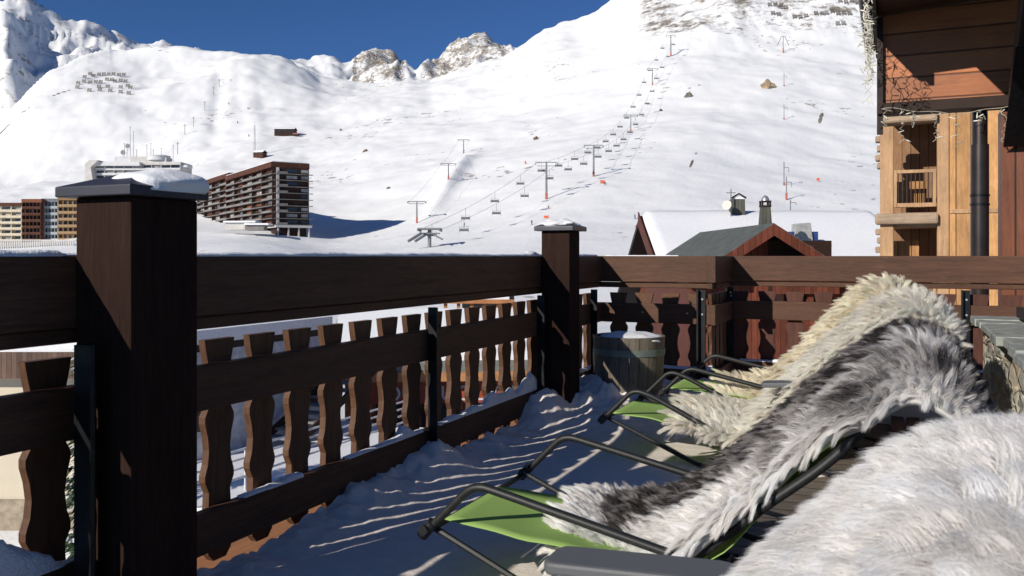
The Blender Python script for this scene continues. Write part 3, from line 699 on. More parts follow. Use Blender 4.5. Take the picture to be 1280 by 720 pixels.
    o = bpy.data.objects.new('sheepskin', me); COL.objects.link(o)
    return tag(o, label, 'sheepskin', 'sheepskins draped over the loungers')
def c_white(s, u, k, g):
    b_ = np.array([0.95,0.94,0.925]); w_ = np.array([0.95,0.91,0.84])
    f = np.clip(0.25+0.5*fbm(s*5, u*1.5, 3, 91), 0, 0.6)[:,None]*(1-0.6*k[:,None])
    return b_*(1-f)+w_*f
def c_cream(s, u, k, g):
    b_ = np.array([0.95,0.925,0.86]); w_ = np.array([0.91,0.86,0.75]); f = np.clip(0.35+0.6*fbm(s*6, u*2, 3, 93), 0, 0.9)[:,None]*(1-0.5*k[:,None])
    return b_*(1-f)+w_*f
def c_yellow(s, u, k, g):
    b_ = np.array([0.95,0.91,0.79]); w_ = np.array([0.92,0.84,0.67]); f = np.clip(0.45+0.6*fbm(s*6, u*2, 3, 95), 0, 0.9)[:,None]*(1-0.4*k[:,None])
    return b_*(1-f)+w_*f
def c_dark(s, u, k, g):
    """white skin with a broad dark band along its far half and dark tipped locks round the head"""
    x = fbm(s*9, u*2.2, 3, 97)*0.28
    lo = np.interp(s, [0,0.12,0.4,0.62,0.72,0.80,1], [-0.34,-0.56,-0.68,-0.66,-0.46,0.10,0.30])
    band = np.clip((u-lo-0.06+x)/0.12+0.5, 0, 1)
    band = np.maximum(band, np.clip((s-0.72)/0.05,0,1)*np.clip((u+0.75+x)/0.3,0,1)*0.8)
    band = np.maximum(band, np.exp(-((u+0.72+x*0.4)/0.14)**2)*np.clip((s-0.5)/0.1,0,1)*0.8)
    band = band*np.clip((s-0.06+x*0.3)/0.06, 0, 1)
    n_ = g.random(len(s)); n_ = np.repeat(n_[:1], len(s)) if False else np.modf(np.abs(np.sin(s*91.7+u*47.3)*437.5))[0]
    mott = np.clip(0.95+2.2*fbm(s*42, u*7, 2, 131), 0, 1)
    dark = np.clip(band*1.25,0,1)*mott*np.clip((k+0.06)/0.40, 0, 1)*(n_ < 0.985)
    wht = np.array([0.95,0.935,0.91]); d_ = np.array([0.036,0.027,0.026])
    root = np.array([0.20,0.155,0.14]); w2 = wht*(1-band[:,None]*0.6)+root*band[:,None]*0.6
    return w2*(1-dark[:,None])+d_*dark[:,None]
sheepskin(W1, [(0.30,0.26),(0.55,0.27),(0.70,0.36),(0.85,0.50),(1.0,0.66),(1.14,0.79),(1.30,0.79),(1.44,0.66),(1.50,0.40)], ([0,0.15,0.6,1],[0.16,0.28,0.36,0.36]),
          'white fluffy sheepskin nearest to the camera, filling the lower right corner', 340000, 0.060, c_white, lean=0.34, clump=0.45, csize=0.028, hw=0.00045, seed=1, wild=0.10)
sheepskin(W2, [(0.19,0.205),(0.30,0.205),(0.46,0.225),(0.58,0.300),(0.70,0.405),(0.82,0.525),(0.94,0.635),(1.06,0.735),(1.13,0.775),(1.20,0.74),(1.27,0.58),(1.29,0.36)], ([0,0.10,0.2,0.36,0.44,0.57,0.64,1],[0.20,0.27,0.31,0.33,0.33,0.32,0.33,0.30],[0.22,0.30,0.36,0.43,0.33,0.33,0.45,0.42]),
          'white sheepskin with a broad black band, on the lounger with the large green foot end', 170000, 0.070, c_dark, lean=0.5, clump=0.75, csize=0.020, hw=0.00048, seed=2, wild=0.16, droop=(0.10,0.03), lift=0.02)
sheepskin(W3, [(0.20,0.18),(0.28,0.18),(0.40,0.16),(0.52,0.15),(0.68,0.30),(0.90,0.53),(1.12,0.72),(1.24,0.76),(1.33,0.68),(1.38,0.45),(1.40,0.28)], ([0,0.12,0.5,0.8,1],[0.20,0.34,0.42,0.42,0.36],[0.34,0.44,0.44,0.44,0.38]),
          'cream white shaggy sheepskin on the middle lounger', 190000, 0.105, c_cream, lean=0.55, clump=0.78, csize=0.024, hw=0.00060, seed=3, vc=-0.02, wild=0.18, droop=0.05, lift=0.045)
sheepskin(W4, [(0.15,0.20),(0.30,0.20),(0.45,0.24),(0.58,0.36),(0.76,0.58),(0.94,0.77),(1.05,0.82),(1.14,0.76),(1.20,0.55)], ([0,0.12,0.5,1],[0.26,0.32,0.34,0.30],[0.30,0.40,0.52,0.48]),
          'yellowish cream sheepskin on the farthest lounger', 180000, 0.11, c_yellow, lean=0.5, clump=0.8, csize=0.026, hw=0.00065, seed=4, wild=0.2, droop=0.10, lift=0.02)
# ------------------------------------------------------------------ the village below
def fr(A, B):                          # frame of a facade that runs from A to B (left to right as seen): along, outward
    A, B = Vector(A), Vector(B); u = (B-A); ln = u.length; u.normalize(); return A, u, Vector((u.y, -u.x, 0)), ln
M['concrete'] = simple('pale_render', (0.55,0.53,0.50), 0.85, 0.2, 0, 0.12, 0.4)
M['white_wall'] = simple('white_render', (0.62,0.62,0.62), 0.85, 0.2, 0, 0.08, 0.5)
M['cream'] = simple('cream_render', (0.62,0.55,0.42), 0.85, 0.2, 0, 0.08, 0.6)
M['brown_clad'] = simple('brown_cladding', (0.085,0.035,0.022), 0.8, 0.2, 0, 0.3, 0.5)
M['dark_clad'] = simple('dark_brown_cladding', (0.040,0.022,0.017), 0.8, 0.2, 0, 0.3, 0.5)
M['orange_clad'] = simple('rust_cladding', (0.19,0.075,0.04), 0.8, 0.2, 0, 0.2, 0.5)
M['blue_clad'] = simple('blue_grey_cladding', (0.16,0.18,0.20), 0.8, 0.2, 0, 0.15, 0.5)
M['tan_clad'] = simple('tan_cladding', (0.25,0.15,0.075), 0.8, 0.2, 0, 0.15, 0.5)
M['glass'] = simple('window_glass', (0.03,0.035,0.045), 0.12, 0.6, 0, 0.3, 0.3)
M['curtain'] = simple('curtained_window', (0.30,0.29,0.27), 0.35, 0.5, 0, 0.5, 0.35)
M['amber'] = simple('amber_blind', (0.50,0.22,0.06), 0.6, 0.3, 0, 0.2, 0.4)
M['grey_slab'] = simple('balcony_front', (0.20,0.19,0.18), 0.8, 0.2, 0, 0.2, 0.5)
M['roof_slate'] = simple('slate_roof', (0.10,0.11,0.10), 0.7, 0.3, 0, 0.3, 3)
M['trim'] = simple('dark_trim', (0.03,0.02,0.017), 0.7, 0.3)
M['steel'] = simple('lift_steel', (0.20,0.21,0.22), 0.6, 0.4, 0.2)
M['red_paint'] = simple('red_paint', (0.42,0.12,0.09), 0.6, 0.4)
M['fence'] = simple('snow_fence_net', (0.13,0.11,0.09), 0.8, 0.2)
def slab_block(name, A, B, depth, z0, z1, floors, bays, mats, label, roof=True, balc=True, group=None, wstyle=0, seed=0, bal_gap=0.10, cat='building'):
    wall, bal, roofm = mats; rr = random.Random(seed)
    A, u, o, ln = fr(A, B); A = Vector((A.x, A.y, 0)); t = thing(name, A+UP*z0, label, cat, group)
    b = MB(); b.box(A+UP*(z0-8), u*ln, -o*depth, UP*(z1-z0+8)); b.build('wall', wall, t)
    fh = (z1-z0)/floors; bw = ln/bays
    for f in range(floors):
        zf = z0+f*fh
        for k in range(bays):
            if wstyle == 0: x0, x1, h0, h1 = 0.12, 0.86, 0.10, 0.82
            else: x0, x1, h0, h1 = 0.25, 0.72, 0.25, 0.80
            b = MB(); b.box(A+u*(bw*(k+x0))+UP*(zf+fh*h0)+o*0.03, u*bw*(x1-x0), o*0.08, UP*fh*(h1-h0))
            q = rr.random(); m_ = M['glass'] if q < 0.55 else (M['curtain'] if q < 0.9 else wall)
            b.build('window', m_, t)
        if balc:
            b = MB(); b.box(A+UP*(zf-fh*0.07)+o*0.02, u*ln, o*1.5, UP*fh*0.07)
            b.box(A+UP*(zf+fh*0.02)+o*1.42, u*ln, o*0.10, UP*fh*0.34)
            for k in range(bays+1): b.box(A+u*max(0, bw*k-0.1)+UP*zf+o*0.02, u*0.2, o*1.35, UP*fh*0.9)
            b.build('balcony', bal, t)
    if roof:
        b = MB(); b.box(A-u*0.3+UP*(z1-0.1)+o*1.3, u*(ln+0.6), -o*(depth+1.6), UP*fh*0.55); b.build('roof', roofm, t)
        b = MB(); b.box(A-u*0.1+UP*(z1+fh*0.45)+o*1.0, u*(ln+0.2), -o*(depth+1.0), UP*0.35); b.build('roof_snow', M['soft_snow'], t)
    return t
def P(x, Y): return Vector(((x-640)/F*Y, Y, 0))
def ZZ(y, Y): return 1+(320-y)/F*Y
# big brown block, two wings with a step in the roof and a narrow end on posts
A, B = P(247,446), P(345,330); q0 = (B-A).normalized(); C = B+Vector((-q0.y,q0.x,0))*13.3
zb, zt = ZZ(281,330), ZZ(209,330)
S_ = B+(A-B)*0.52
def big_block():
    t = thing('apartment_block', B+UP*zb, 'large dark brown apartment block with many balconies, its narrow end on posts', 'apartment block')
    rr = random.Random(5)
    def wing(Pa, Pb, z0, z1, depth, bays, floors, back=0.0, lowr=5):
        a, u, o, ln = fr(Pa, Pb); b = MB(); b.box(a-o*back+UP*(z0-lowr), u*ln, -o*depth, UP*(z1-z0+lowr)); b.build('wall', M['brown_clad'], t)
        fh = (z1-z0)/floors; bw = ln/bays
        for f in range(floors):
            zf = z0+f*fh
            for k in range(bays):
                q = rr.random(); m_ = M['glass'] if q < 0.42 else M['curtain'] if q < 0.66 else M['brown_clad'] if q < 0.88 else M['orange_clad'] if q < 0.98 else M['amber']
                b = MB(); b.box(a-o*(back-0.03)+u*(bw*(k+0.18))+UP*(zf+fh*0.08), u*bw*0.62, o*0.10, UP*fh*0.72); b.build('window', m_, t)
            b = MB(); b.box(a-o*(back-0.02)+UP*(zf-0.12), u*ln, o*1.7, UP*0.24)
            segs = [k for k in range(bays)]
            for k in segs:
                if rr.random() < 0.8: b.box(a+o*(1.62-back)+u*bw*k+UP*(zf+0.12), u*bw*0.94, o*0.08, UP*fh*0.24, rr.choice((0,0,1)))
            for k in range(bays+1): b.box(a-o*(back-0.02)+u*max(0,min(ln-0.25,bw*k-0.12))+UP*zf, u*0.25, o*1.5, UP*fh*0.92, 1)
            b.build('balcony', [M['grey_slab'], M['dark_clad']], t)
        b = MB(); b.box(a-u*0.2-o*(back-1.9)+UP*(z1), u*(ln+0.4), -o*(depth+2.2), UP*2.1); b.build('roof', M['brown_clad'], t)
        b = MB(); b.box(a-o*(back-1.5)+UP*(z1+2.12), u*ln, -o*(depth+1.3), UP*0.3); b.build('roof_snow', M['soft_snow'], t)
    wing(S_, B, zb, zt, 13, 5, 9, 0.0, 0.5)
    wing(A, S_-(B-A).normalized()*0.3, zb-0.6, zt+1.6, 13, 4, 9, 1.2)
    a, u, o, ln = fr(B, C)
    b = MB(); b.box(a+u*0.3+o*0.02+UP*zb, u*(ln-0.6), o*0.4, UP*(zt-zb)); b.build('end_wall', M['dark_clad'], t)
    fh = (zt-zb)/9
    for f in range(9):
        zf = zb+f*fh
        b = MB(); b.box(a-u*0.8+o*0.42+UP*(zf-0.12), u*(ln+1.8), o*1.1, UP*0.24)
        if f % 3 != 1: b.box(a+o*1.44+u*0.2+UP*(zf+0.12), u*(ln*0.3), o*0.08, UP*0.8)
        b.build('balcony', M['grey_slab'], t)
        for x0, x1 in ((0.30,0.62),(0.74,0.95)):
            if rr.random() < 0.85:
                b = MB(); b.box(a+o*0.42+u*ln*x0+UP*(zf+fh*0.25), u*ln*(x1-x0), o*0.08, UP*fh*0.5); b.build('window', M['curtain'] if rr.random() < 0.5 else M['glass'], t)
    b = MB(); b.box(a-u*0.05+o*0.45+UP*(zb-0.3), u*1.1, o*0.3, UP*(zt-zb+0.2)); b.build('corner_pier', M['concrete'], t)
    b = MB(); b.box(a+UP*(zb-1.0)-u*0.5+o*1.5, u*(ln+1.0), -o*13, UP*0.9); b.build('podium', M['concrete'], t)
    for k in range(4):
        b = MB(); b.box(a+UP*(zb-7)+u*(0.3+(ln-1)*k/3)+o*1.0, u*0.55, -o*0.5, UP*6.0); b.build('pillar', M['concrete'], t)
    b = MB(); b.box(a+UP*(zb-7)+u*1.0-o*0.8, u*(ln-2), -o*9, UP*6.0); b.build('ground_floor', M['dark_clad'], t)
big_block()
def small_house(name, p, wx, dy, h, rh, label, wallm, roofm, rot=0.0, snow=True, cat='hut'):
    t = thing(name, p, label, cat); c, s = math.cos(rot), math.sin(rot)
    def q(x, y, z): return Vector((p.x+c*x-s*y, p.y+s*x+c*y, p.z+z))
    ux, uy = Vector((c,s,0)), Vector((-s,c,0))
    b = MB(); b.box(q(-wx/2,-dy/2,-2), ux*wx, uy*dy, UP*(h+2)); b.build('wall', wallm, t)
    o_ = 0.5
    b = MB(); b.prism([q(-wx/2-o_,-dy/2-o_,h-0.1), q(wx/2+o_,-dy/2-o_,h-0.1), q(wx/2+o_,0,h+rh), q(-wx/2-o_,0,h+rh)], UP*0.3)
    b.prism([q(-wx/2-o_,0,h+rh), q(wx/2+o_,0,h+rh), q(wx/2+o_,dy/2+o_,h-0.1), q(-wx/2-o_,dy/2+o_,h-0.1)], UP*0.3); b.build('roof', roofm, t)
    if snow:
        b = MB(); b.prism([q(-wx/2-o_,-dy/2-o_+0.3,h+0.25), q(wx/2+o_,-dy/2-o_+0.3,h+0.25), q(wx/2+o_,0,h+rh+0.32), q(-wx/2-o_,0,h+rh+0.32)], UP*0.5)
        b.build('roof_snow', M['soft_snow'], t)
    nw = max(2, int(wx/2.2))
    for k in range(nw):
        b = MB(); b.box(q(-wx/2+(k+0.3)*wx/nw, -dy/2-0.03, h*0.38), ux*(wx/nw*0.45), -uy*0.05, UP*h*0.34); b.build('window', M['glass'], t)
    b = MB(); b.box(q(wx*0.2, 0.3, h+rh*0.4), ux*0.9, uy*0.9, UP*(rh*0.6+1.2)); b.build('chimney', M['concrete'], t)
    return t
h1 = on_hill(357, 169); small_house('mountain_hut', h1, 18, 9, 4.5, 1.6, 'small mountain restaurant high on the piste behind the brown apartment block', M['dark_clad'], M['trim'])
b = MB(); 
t = thing('snow_groomer', on_hill(371,170)+Vector((0,-3,0)), 'red snow groomer parked beside the mountain restaurant', 'snow groomer')
p = t.location
b = MB(); b.box(p+Vector((-2.5,-1.5,0.9)), (5,0,0), (0,3,0), UP*1.0); b.build('body', M['red_paint'], t, bevel=0.2)
b = MB(); b.box(p+Vector((-1.2,-1.2,1.9)), (2.2,0,0), (0,2.4,0), UP*1.3); b.build('cab', M['glass'], t, bevel=0.2)
for yy in (-1.9, 1.0):
    b = MB(); b.box(p+Vector((-3,yy,0)), (6,0,0), (0,0.9,0), UP*1.0); b.build('track', M['trim'], t, bevel=0.3)
h2 = on_hill(325, 197); small_house('cabin', h2, 8.5, 6, 3.2, 1.8, 'little wooden lift cabin above the flat roof of the brown apartment block', M['brown_clad'], M['trim'], rot=-0.3)
def lattice(p, h, w_, label, name='radio_mast', mat=None):
    t = thing(name, p, label, 'mast'); b = MB(); k = int(h/1.6)
    for sx, sy in ((-1,-1),(1,-1),(0,1)): b.tube([p+Vector((sx*w_,sy*w_,-1)), p+Vector((sx*w_*0.5,sy*w_*0.5,h))], 0.09, 4)
    for i in range(k):
        z = h*i/k; z2 = h*(i+1)/k; s = w_*(1-0.5*i/k)
        b.tube([p+Vector((-s,-s,z)), p+Vector((s,-s,z2))], 0.06, 4); b.tube([p+Vector((s,-s,z)), p+Vector((0,s,z2))], 0.06, 4); b.tube([p+Vector((0,s,z)), p+Vector((-s,-s,z2))], 0.06, 4)
    b.build('lattice', mat or M['steel'], t)
    b = MB(); b.tube([p+Vector((0,0,h)), p+Vector((0,0,h*1.12))], 0.08, 4); b.build('antenna', M['steel'], t); return t
pm = on_hill(318.5, 194); lattice(pm, (194-157)*pm.y/F, 0.8, 'tall thin lattice radio mast rising behind the brown apartment block')
# white terminal with aerials behind the near post
YT = 520
t0 = slab_block('terminal_building', P(120,YT), P(226,YT), 18, ZZ(238,YT), ZZ(206,YT), 5, 9, (M['concrete'], M['white_wall'], M['concrete']), 'pale lift terminal with aerials on its roof, half hidden behind the nearest post', roof=True, seed=3)
def tpart(nm, x0, x1, y0, y1, dy, m_):
    b = MB(); b.box(Vector(((x0-640)/F*YT, YT+dy, ZZ(y1,YT))), ((x1-x0)/F*YT,0,0), (0,9,0), UP*((y1-y0)/F*YT)); return b.build(nm, m_, t0, bevel=0.2)
b = MB(); A_ = P(106,YT-6); b.prism([Vector((A_.x,YT-6,ZZ(238,YT))), Vector((A_.x,YT-6,ZZ(206,YT))), Vector((A_.x+3.0,YT-6,ZZ(201,YT))), Vector((A_.x+8,YT-6,ZZ(201.5,YT))), Vector((A_.x+3.5,YT-6,ZZ(210,YT))), Vector((A_.x+5.5,YT-6,ZZ(238,YT)))], (0,12,0))
b.build('slanted_wing', M['concrete'], t0)
tpart('roof_storey', 119, 178, 203, 208, -4, M['white_wall']); tpart('roof_storey', 163, 208, 196, 204, 0, M['concrete']); tpart('machine_room', 141, 168, 195, 203, 2, M['white_wall'])
tpart('machine_room', 208, 234, 206, 209, 0, M['white_wall'])
b = MB(); b.lathe(Vector(((195-640)/F*YT, YT+4, ZZ(200,YT))), [(6.6,0),(6.6,2.2),(6.9,2.3),(6.9,2.9),(5.6,3.1)], 24); b.build('drum', M['white_wall'], t0, True)
for x, y0, y1 in ((160,157,196),(164,163,195),(153,178,197),(156,186,197),(181,180,196),(186,178,196),(189,186,196),(199,184,196),(214,180,205),(168,186,196)):
    b = MB(); p0 = Vector(((x-640)/F*YT, YT+3, ZZ(y1,YT))); p1 = Vector(((x-640)/F*YT, YT+3, ZZ(y0,YT)))
    b.tube([p0, p1], 0.13, 5); b.tube([p1-UP*0.4-Vector((0.7,0,0)), p1-UP*0.4+Vector((0.7,0,0))], 0.10, 4); b.build('aerial', M['steel'], t0)
for x, y in ((152,190),(158,182)):
    b = MB(); c0 = Vector(((x-640)/F*YT, YT+2, ZZ(y,YT))); b.tube([c0, c0+Vector((0,-0.25,0))], [0.4,1.5], 16); b.tube([c0, c0-UP*3], 0.12, 5); b.build('dish', M['steel'], t0)
# the row of blocks far left
YR = 400
zr = ZZ(309,YR)
def row(x0, x1, ytop, mats, label, seed, dY=0, ws=0, bays=3):
    slab_block('apartment_block', P(x0,YR+dY), P(x1,YR+dY), 14, zr, ZZ(ytop+6,YR), 7, bays, mats, label, seed=seed, group='row of tall apartment blocks at the left edge', wstyle=ws, cat='apartment block')
row(-60, 29, 251, (M['cream'], M['cream'], M['brown_clad']), 'cream apartment block with a brown roof edge at the left edge of the photo', 1, 2, 1, 7)
row(29.5, 53, 247, (M['orange_clad'], M['brown_clad'], M['orange_clad']), 'rust orange apartment block between the cream and the blue grey ones', 2, 0, 0, 5)
row(53.5, 74, 246, (M['blue_clad'], simple('light_blue_balcony', (0.34,0.38,0.40), 0.8), M['blue_clad']), 'blue grey apartment block between the orange and the tan ones', 3, 3, 0, 5)
row(74.5, 112, 244, (M['tan_clad'], simple('tan_balcony', (0.32,0.21,0.11), 0.8), M['tan_clad']), 'tan apartment block beside the nearest post, last of the row', 4, 1, 0, 6)
t = thing('balustrade', PX(20,309,330), 'white balustrade in front of the row of apartment blocks at the left edge', 'railing')
b = MB(); b.box(PX(-30,301,330), ((125)/F*330,0,0), (0,0.5,0), UP*0.5); b.build('handrail', M['concrete'], t)
b = MB()
for k in range(44):
    p = PX(-30+k*2.8,312,330); b = MB(); b.box(p, (0.45,0,0), (0,0.4,0), UP*(3.3)); b.build('upright', M['concrete'], t)
# small flat buildings in front of the brown block
t = thing('lift_hut', PX(288,285,320), 'low flat roofed hut with a white beam in the snow before the brown apartment block', 'hut')
b = MB(); b.box(PX(281,287,320), (9,0,0), (0,6,0), UP*3.2); b.build('wall', M['concrete'], t); b = MB(); b.box(PX(279,278,319), (12,0,0), (0,7,0), UP*0.6); b.build('roof', M['soft_snow'], t)
t = thing('lift_hut', PX(310,285,318), 'second low hut, nearer to the posts of the brown apartment block', 'hut')
b = MB(); b.box(PX(306,288,318), (7,0,0), (0,5,0), UP*2.4); b.build('wall', M['grey_slab'], t); b = MB(); b.box(PX(305,281,317), (9,0,0), (0,6,0), UP*0.6); b.build('roof', M['soft_snow'], t)
# ------------------------------------------------------------------ lifts
def pylon(x, yb, yt, arm, label, red=True, group='pylons of the long chairlift', base_frac=0.16, r=None, Yforce=None, name='chairlift_pylon'):
    p = on_hill(x, yb) if Yforce is None else Vector(((x-640)/F*Yforce, Yforce, gz((x-640)/F*Yforce, Yforce)))
    h = (320-yt)/F*p.y+1-p.z; t = thing(name, p, label, 'lift pylon', group); r = r or 0.055*h*0.5
    b = MB(); b.tube([p-UP*3, p+UP*h*0.5, p+UP*h*0.97], [r*1.1, r, r*0.8], 8); b.build('mast', M['steel'], t, True)
    b = MB(); b.tube([p-UP*2, p+UP*h*base_frac], r*1.25, 8); b.build('mast_sleeve', M['red_paint'] if red else M['steel'], t)
    b = MB(); b.box(p+Vector((-arm/2,-0.2,h*0.95)), (arm,0,0), (0,0.4,0), UP*0.35); b.box(p+Vector((-arm*0.42,-0.15,h*0.86)), (arm*0.84,0,0), (0,0.3,0), UP*0.22)
    b.build('crossarm', M['steel'], t)
    for s in (-1, 1):
        b = MB(); b.box(p+Vector((s*arm/2-0.15,-1.9,h*0.90)), (0.3,0,0), (0,3.8,0), UP*0.45); b.build('sheave_train', M['steel'], t)
    return t, p+UP*h*0.92, arm/2
tops = []
specs = [(683,249,201,9.0,'nearest tall chairlift pylon, left of the far post of the terrace'),(742,221,180,8.5,'second chairlift pylon up the slope'),
         (788.5,165,143,8.0,'third chairlift pylon up the slope, where the cable turns steeper'),(815.5,107,85,8.0,'fourth chairlift pylon up the slope'),(838.5,71,43,8.0,'highest chairlift pylon, below the rocks')]
for x, yb, yt, arm, lab in specs: tops.append(pylon(x, yb, yt, arm, lab)[1:])
# station at the foot
ps = Vector(((537-640)/F*265, 265, gz((537-640)/F*265, 265)))
t = thing('chairlift_station', ps, 'chairlift base station frame just above the top rail of the terrace', 'lift station'); zt_ = ZZ(285,265)
b = MB(); b.tube([ps-UP*2, Vector((ps.x,ps.y,zt_))], 0.55, 10); b.build('column', M['steel'], t, True)
b = MB(); b.box(Vector((ps.x-3.6,ps.y-2,zt_-0.5)), (7.2,0,0), (0,6,0), UP*0.5); b.box(Vector((ps.x-3.0,ps.y-1.5,zt_-1.8)), (6.0,0,0), (0,5,0), UP*0.3); b.build('gantry', M['steel'], t)
for s in (-1, 1):
    b = MB(); b.box(Vector((ps.x+s*3.3-0.2,ps.y-4,zt_-1.0)), (0.4,0,0), (0,10,0), UP*0.6); b.build('rail_beam', M['steel'], t)
for k in range(2):
    b = MB(); b.tube([Vector((ps.x-0.5-k*2,ps.y-0.5,zt_-1.6)), Vector((ps.x-4.2-k*2.1,ps.y-3,zt_-4.2))], 0.45, 8); b.build('conveyor_arm', M['steel'], t)
b = MB(); b.tube([Vector((ps.x+0.5,ps.y-0.5,zt_-1.6)), Vector((ps.x+4.2,ps.y-2,zt_-3.6))], 0.3, 6); b.build('brace', M['steel'], t)
tops = [(Vector((ps.x,ps.y,zt_-0.6)), 3.3)]+tops
wire = simple('cable_steel', (0.16,0.16,0.17), 0.5, 0.4, 0.3)
def span(a, b_, sag, n=14): return [a.lerp(b_, i/n)-UP*sag*4*(i/n)*(1-i/n) for i in range(n+1)]
ups = []; downs = []
for side, store in ((-1, downs), (1, ups)):
    for i in range(len(tops)-1):
        (a, ha), (b_, hb) = tops[i], tops[i+1]
        a2, b2 = a+Vector((side*ha,0,0)), b_+Vector((side*hb,0,0)); sg = 0.02*(b2-a2).length
        cb = MB(); cb.tube(span(a2, b2, sg), 0.05, 4); 
        o = cb.build('lift_cable', wire); tag(o, '%s-going cable of the long chairlift between %s' % ('down' if side < 0 else 'up', ['the base station and the nearest pylon','the nearest and the second pylon','the second and the third pylon','the third and the fourth pylon','the fourth and the highest pylon'][i]), 'cable', 'cables of the chairlift')
        store.append((a2, b2, sg))
def chair_thing(p, label):
    t = thing('lift_chair', p, label, 'lift chair', 'chairs hanging from the chairlift cable')
    b = MB(); b.tube([p, p-UP*2.2, p-UP*2.5+Vector((0,-0.5,0))], 0.07, 5); b.tube([p-UP*2.3+Vector((-1.5,0,0)), p-UP*2.3+Vector((1.5,0,0))], 0.06, 4); b.build('hanger', M['steel'], t)
    b = MB(); b.box(p+Vector((-1.55,-0.7,-3.75)), (3.1,0,0), (0,0.6,0), UP*0.16); b.build('seat', M['trim'], t)
    b = MB(); b.box(p+Vector((-1.55,-0.14,-3.6)), (3.1,0,0), (0,0.1,0), UP*0.75); b.build('backrest', M['steel'], t)
    for s in (-1.5, 1.5):
        b = MB(); b.tube([p+Vector((s,0,-2.3)), p+Vector((s,-0.1,-3.7)), p+Vector((s,-0.9,-4.3))], 0.06, 4); b.build('side_bar', M['steel'], t)
    return t
src = chair_thing(Vector((0,0,0)), 'x'); first = True
SEG = ['between the base station and the nearest pylon','between the nearest and the second pylon','between the second and the third pylon','between the third and the fourth pylon','between the fourth and the highest pylon']
CNT = [4, 3, 5, 4, 3]
for i in range(5):
    for side, store, nm in ((-1, downs, 'downhill'), (1, ups, 'uphill')):
        a2, b2, sg = store[i]
        for k in range(CNT[i]):
            f = (k+(0.35 if side < 0 else 0.65))/CNT[i]; p = a2.lerp(b2, f)-UP*sg*4*f*(1-f)
            c = src if first else copy_tree(src); first = False; c.location = p
            c['label'] = '%s chair on the %s cable %s' % (ORD[k]+' lift' , nm, SEG[i])
# red footed second lift
pr = []
for x, yb, yt, lab in ((521,279,251,'lowest red footed pylon, left of the lift base station'),(560.5,225,204,'middle red footed pylon on the snow ramp'),(579.5,192,174,'upper red footed pylon behind the snow hump')):
    pr.append(pylon(x, yb, yt, 7.5, lab, True, 'red footed pylons of the second lift', 0.26, 0.32))
for side in (-1, 1):
    for i in range(2):
        a, b_ = pr[i][1]+Vector((side*3.7,0,0)), pr[i+1][1]+Vector((side*3.7,0,0)); cb = MB(); cb.tube(span(a, b_, 1.2), 0.035, 4)
        tag(cb.build('lift_cable', wire), '%s cable of the second lift between its %s pylons' % ('left' if side < 0 else 'right', ['lowest and middle','middle and upper'][i]), 'cable', 'cables of the second lift')
# drag lift straight up the slope on the right
dl = []
for x, yb, yt, lab in ((988,266,250,'lowest drag lift pole, just above the chalet roof'),(983,251,222,'second drag lift pole with an orange box on it'),(980,232,203,'third drag lift pole up the slope on the right'),(980,150,131,'fourth drag lift pole up the slope on the right'),(980,108,91,'fifth drag lift pole, right of the big boulder')):
    p = on_hill(x, yb); h = (yb-yt)/F*p.y; t = thing('drag_lift_pole', p, lab, 'lift pole', 'drag lift poles on the right hand slope')
    b = MB(); b.tube([p-UP, p+UP*h], 0.2, 6); b.build('pole', M['steel'], t); b = MB(); b.box(p+Vector((-0.2,-0.2,h*0.75)), (2.2,0,0), (0,0.3,0), UP*0.25); b.tube([p+Vector((2,0,h*0.75)), p+Vector((2,0,h*0.55))], 0.12, 4); b.build('arm', M['steel'], t)
    b = MB(); b.tube([p-UP*0.5, p+UP*h*(0.12 if yt != 222 else 0.3)], 0.42, 6); b.build('foot', M['red_paint'], t); dl.append(p+UP*h)
p = on_hill(979, 67); h = 21/F*p.y; t = thing('splayed_lift_pylon', p, 'splayed top pylon of the drag lift below the rocks', 'lift pylon')
for s in (-1, 1):
    b = MB(); b.tube([p+Vector((s*5,0,h*0.45)), p+Vector((s*1.6,0,h)), p+Vector((0,0,h))], 0.25, 6); b.build('leg', M['steel'], t)
b = MB(); b.tube([p-UP, p+UP*h*0.98], 0.28, 6); b.build('column', M['steel'], t); b = MB(); b.tube([p-UP, p+UP*h*0.3], 0.5, 6); b.build('foot', M['red_paint'], t)
dl.append(p+UP*h)
for i, (x, yb, h_) in enumerate(((231,168,10),(242,158,10),(256,138,10),(267,119,9),(274,109,9),(283,62.5,9),(222,192,11))):
    p = on_hill(x, yb+1); t = thing('drag_lift_pole', p, '%s thin drag lift pole on the left hand piste' % ['lower middle','middle','upper middle','upper','second highest','crest top','lowest'][i], 'lift pole', 'drag lift poles on the left hand piste')
    b = MB(); b.tube([p-UP, p+UP*h_], 0.25, 5); b.build('pole', M['steel'], t); b = MB(); b.box(p+Vector((-1.5,-0.2,h_*0.85)), (3,0,0), (0,0.4,0), UP*0.4); b.build('arm', M['steel'], t)
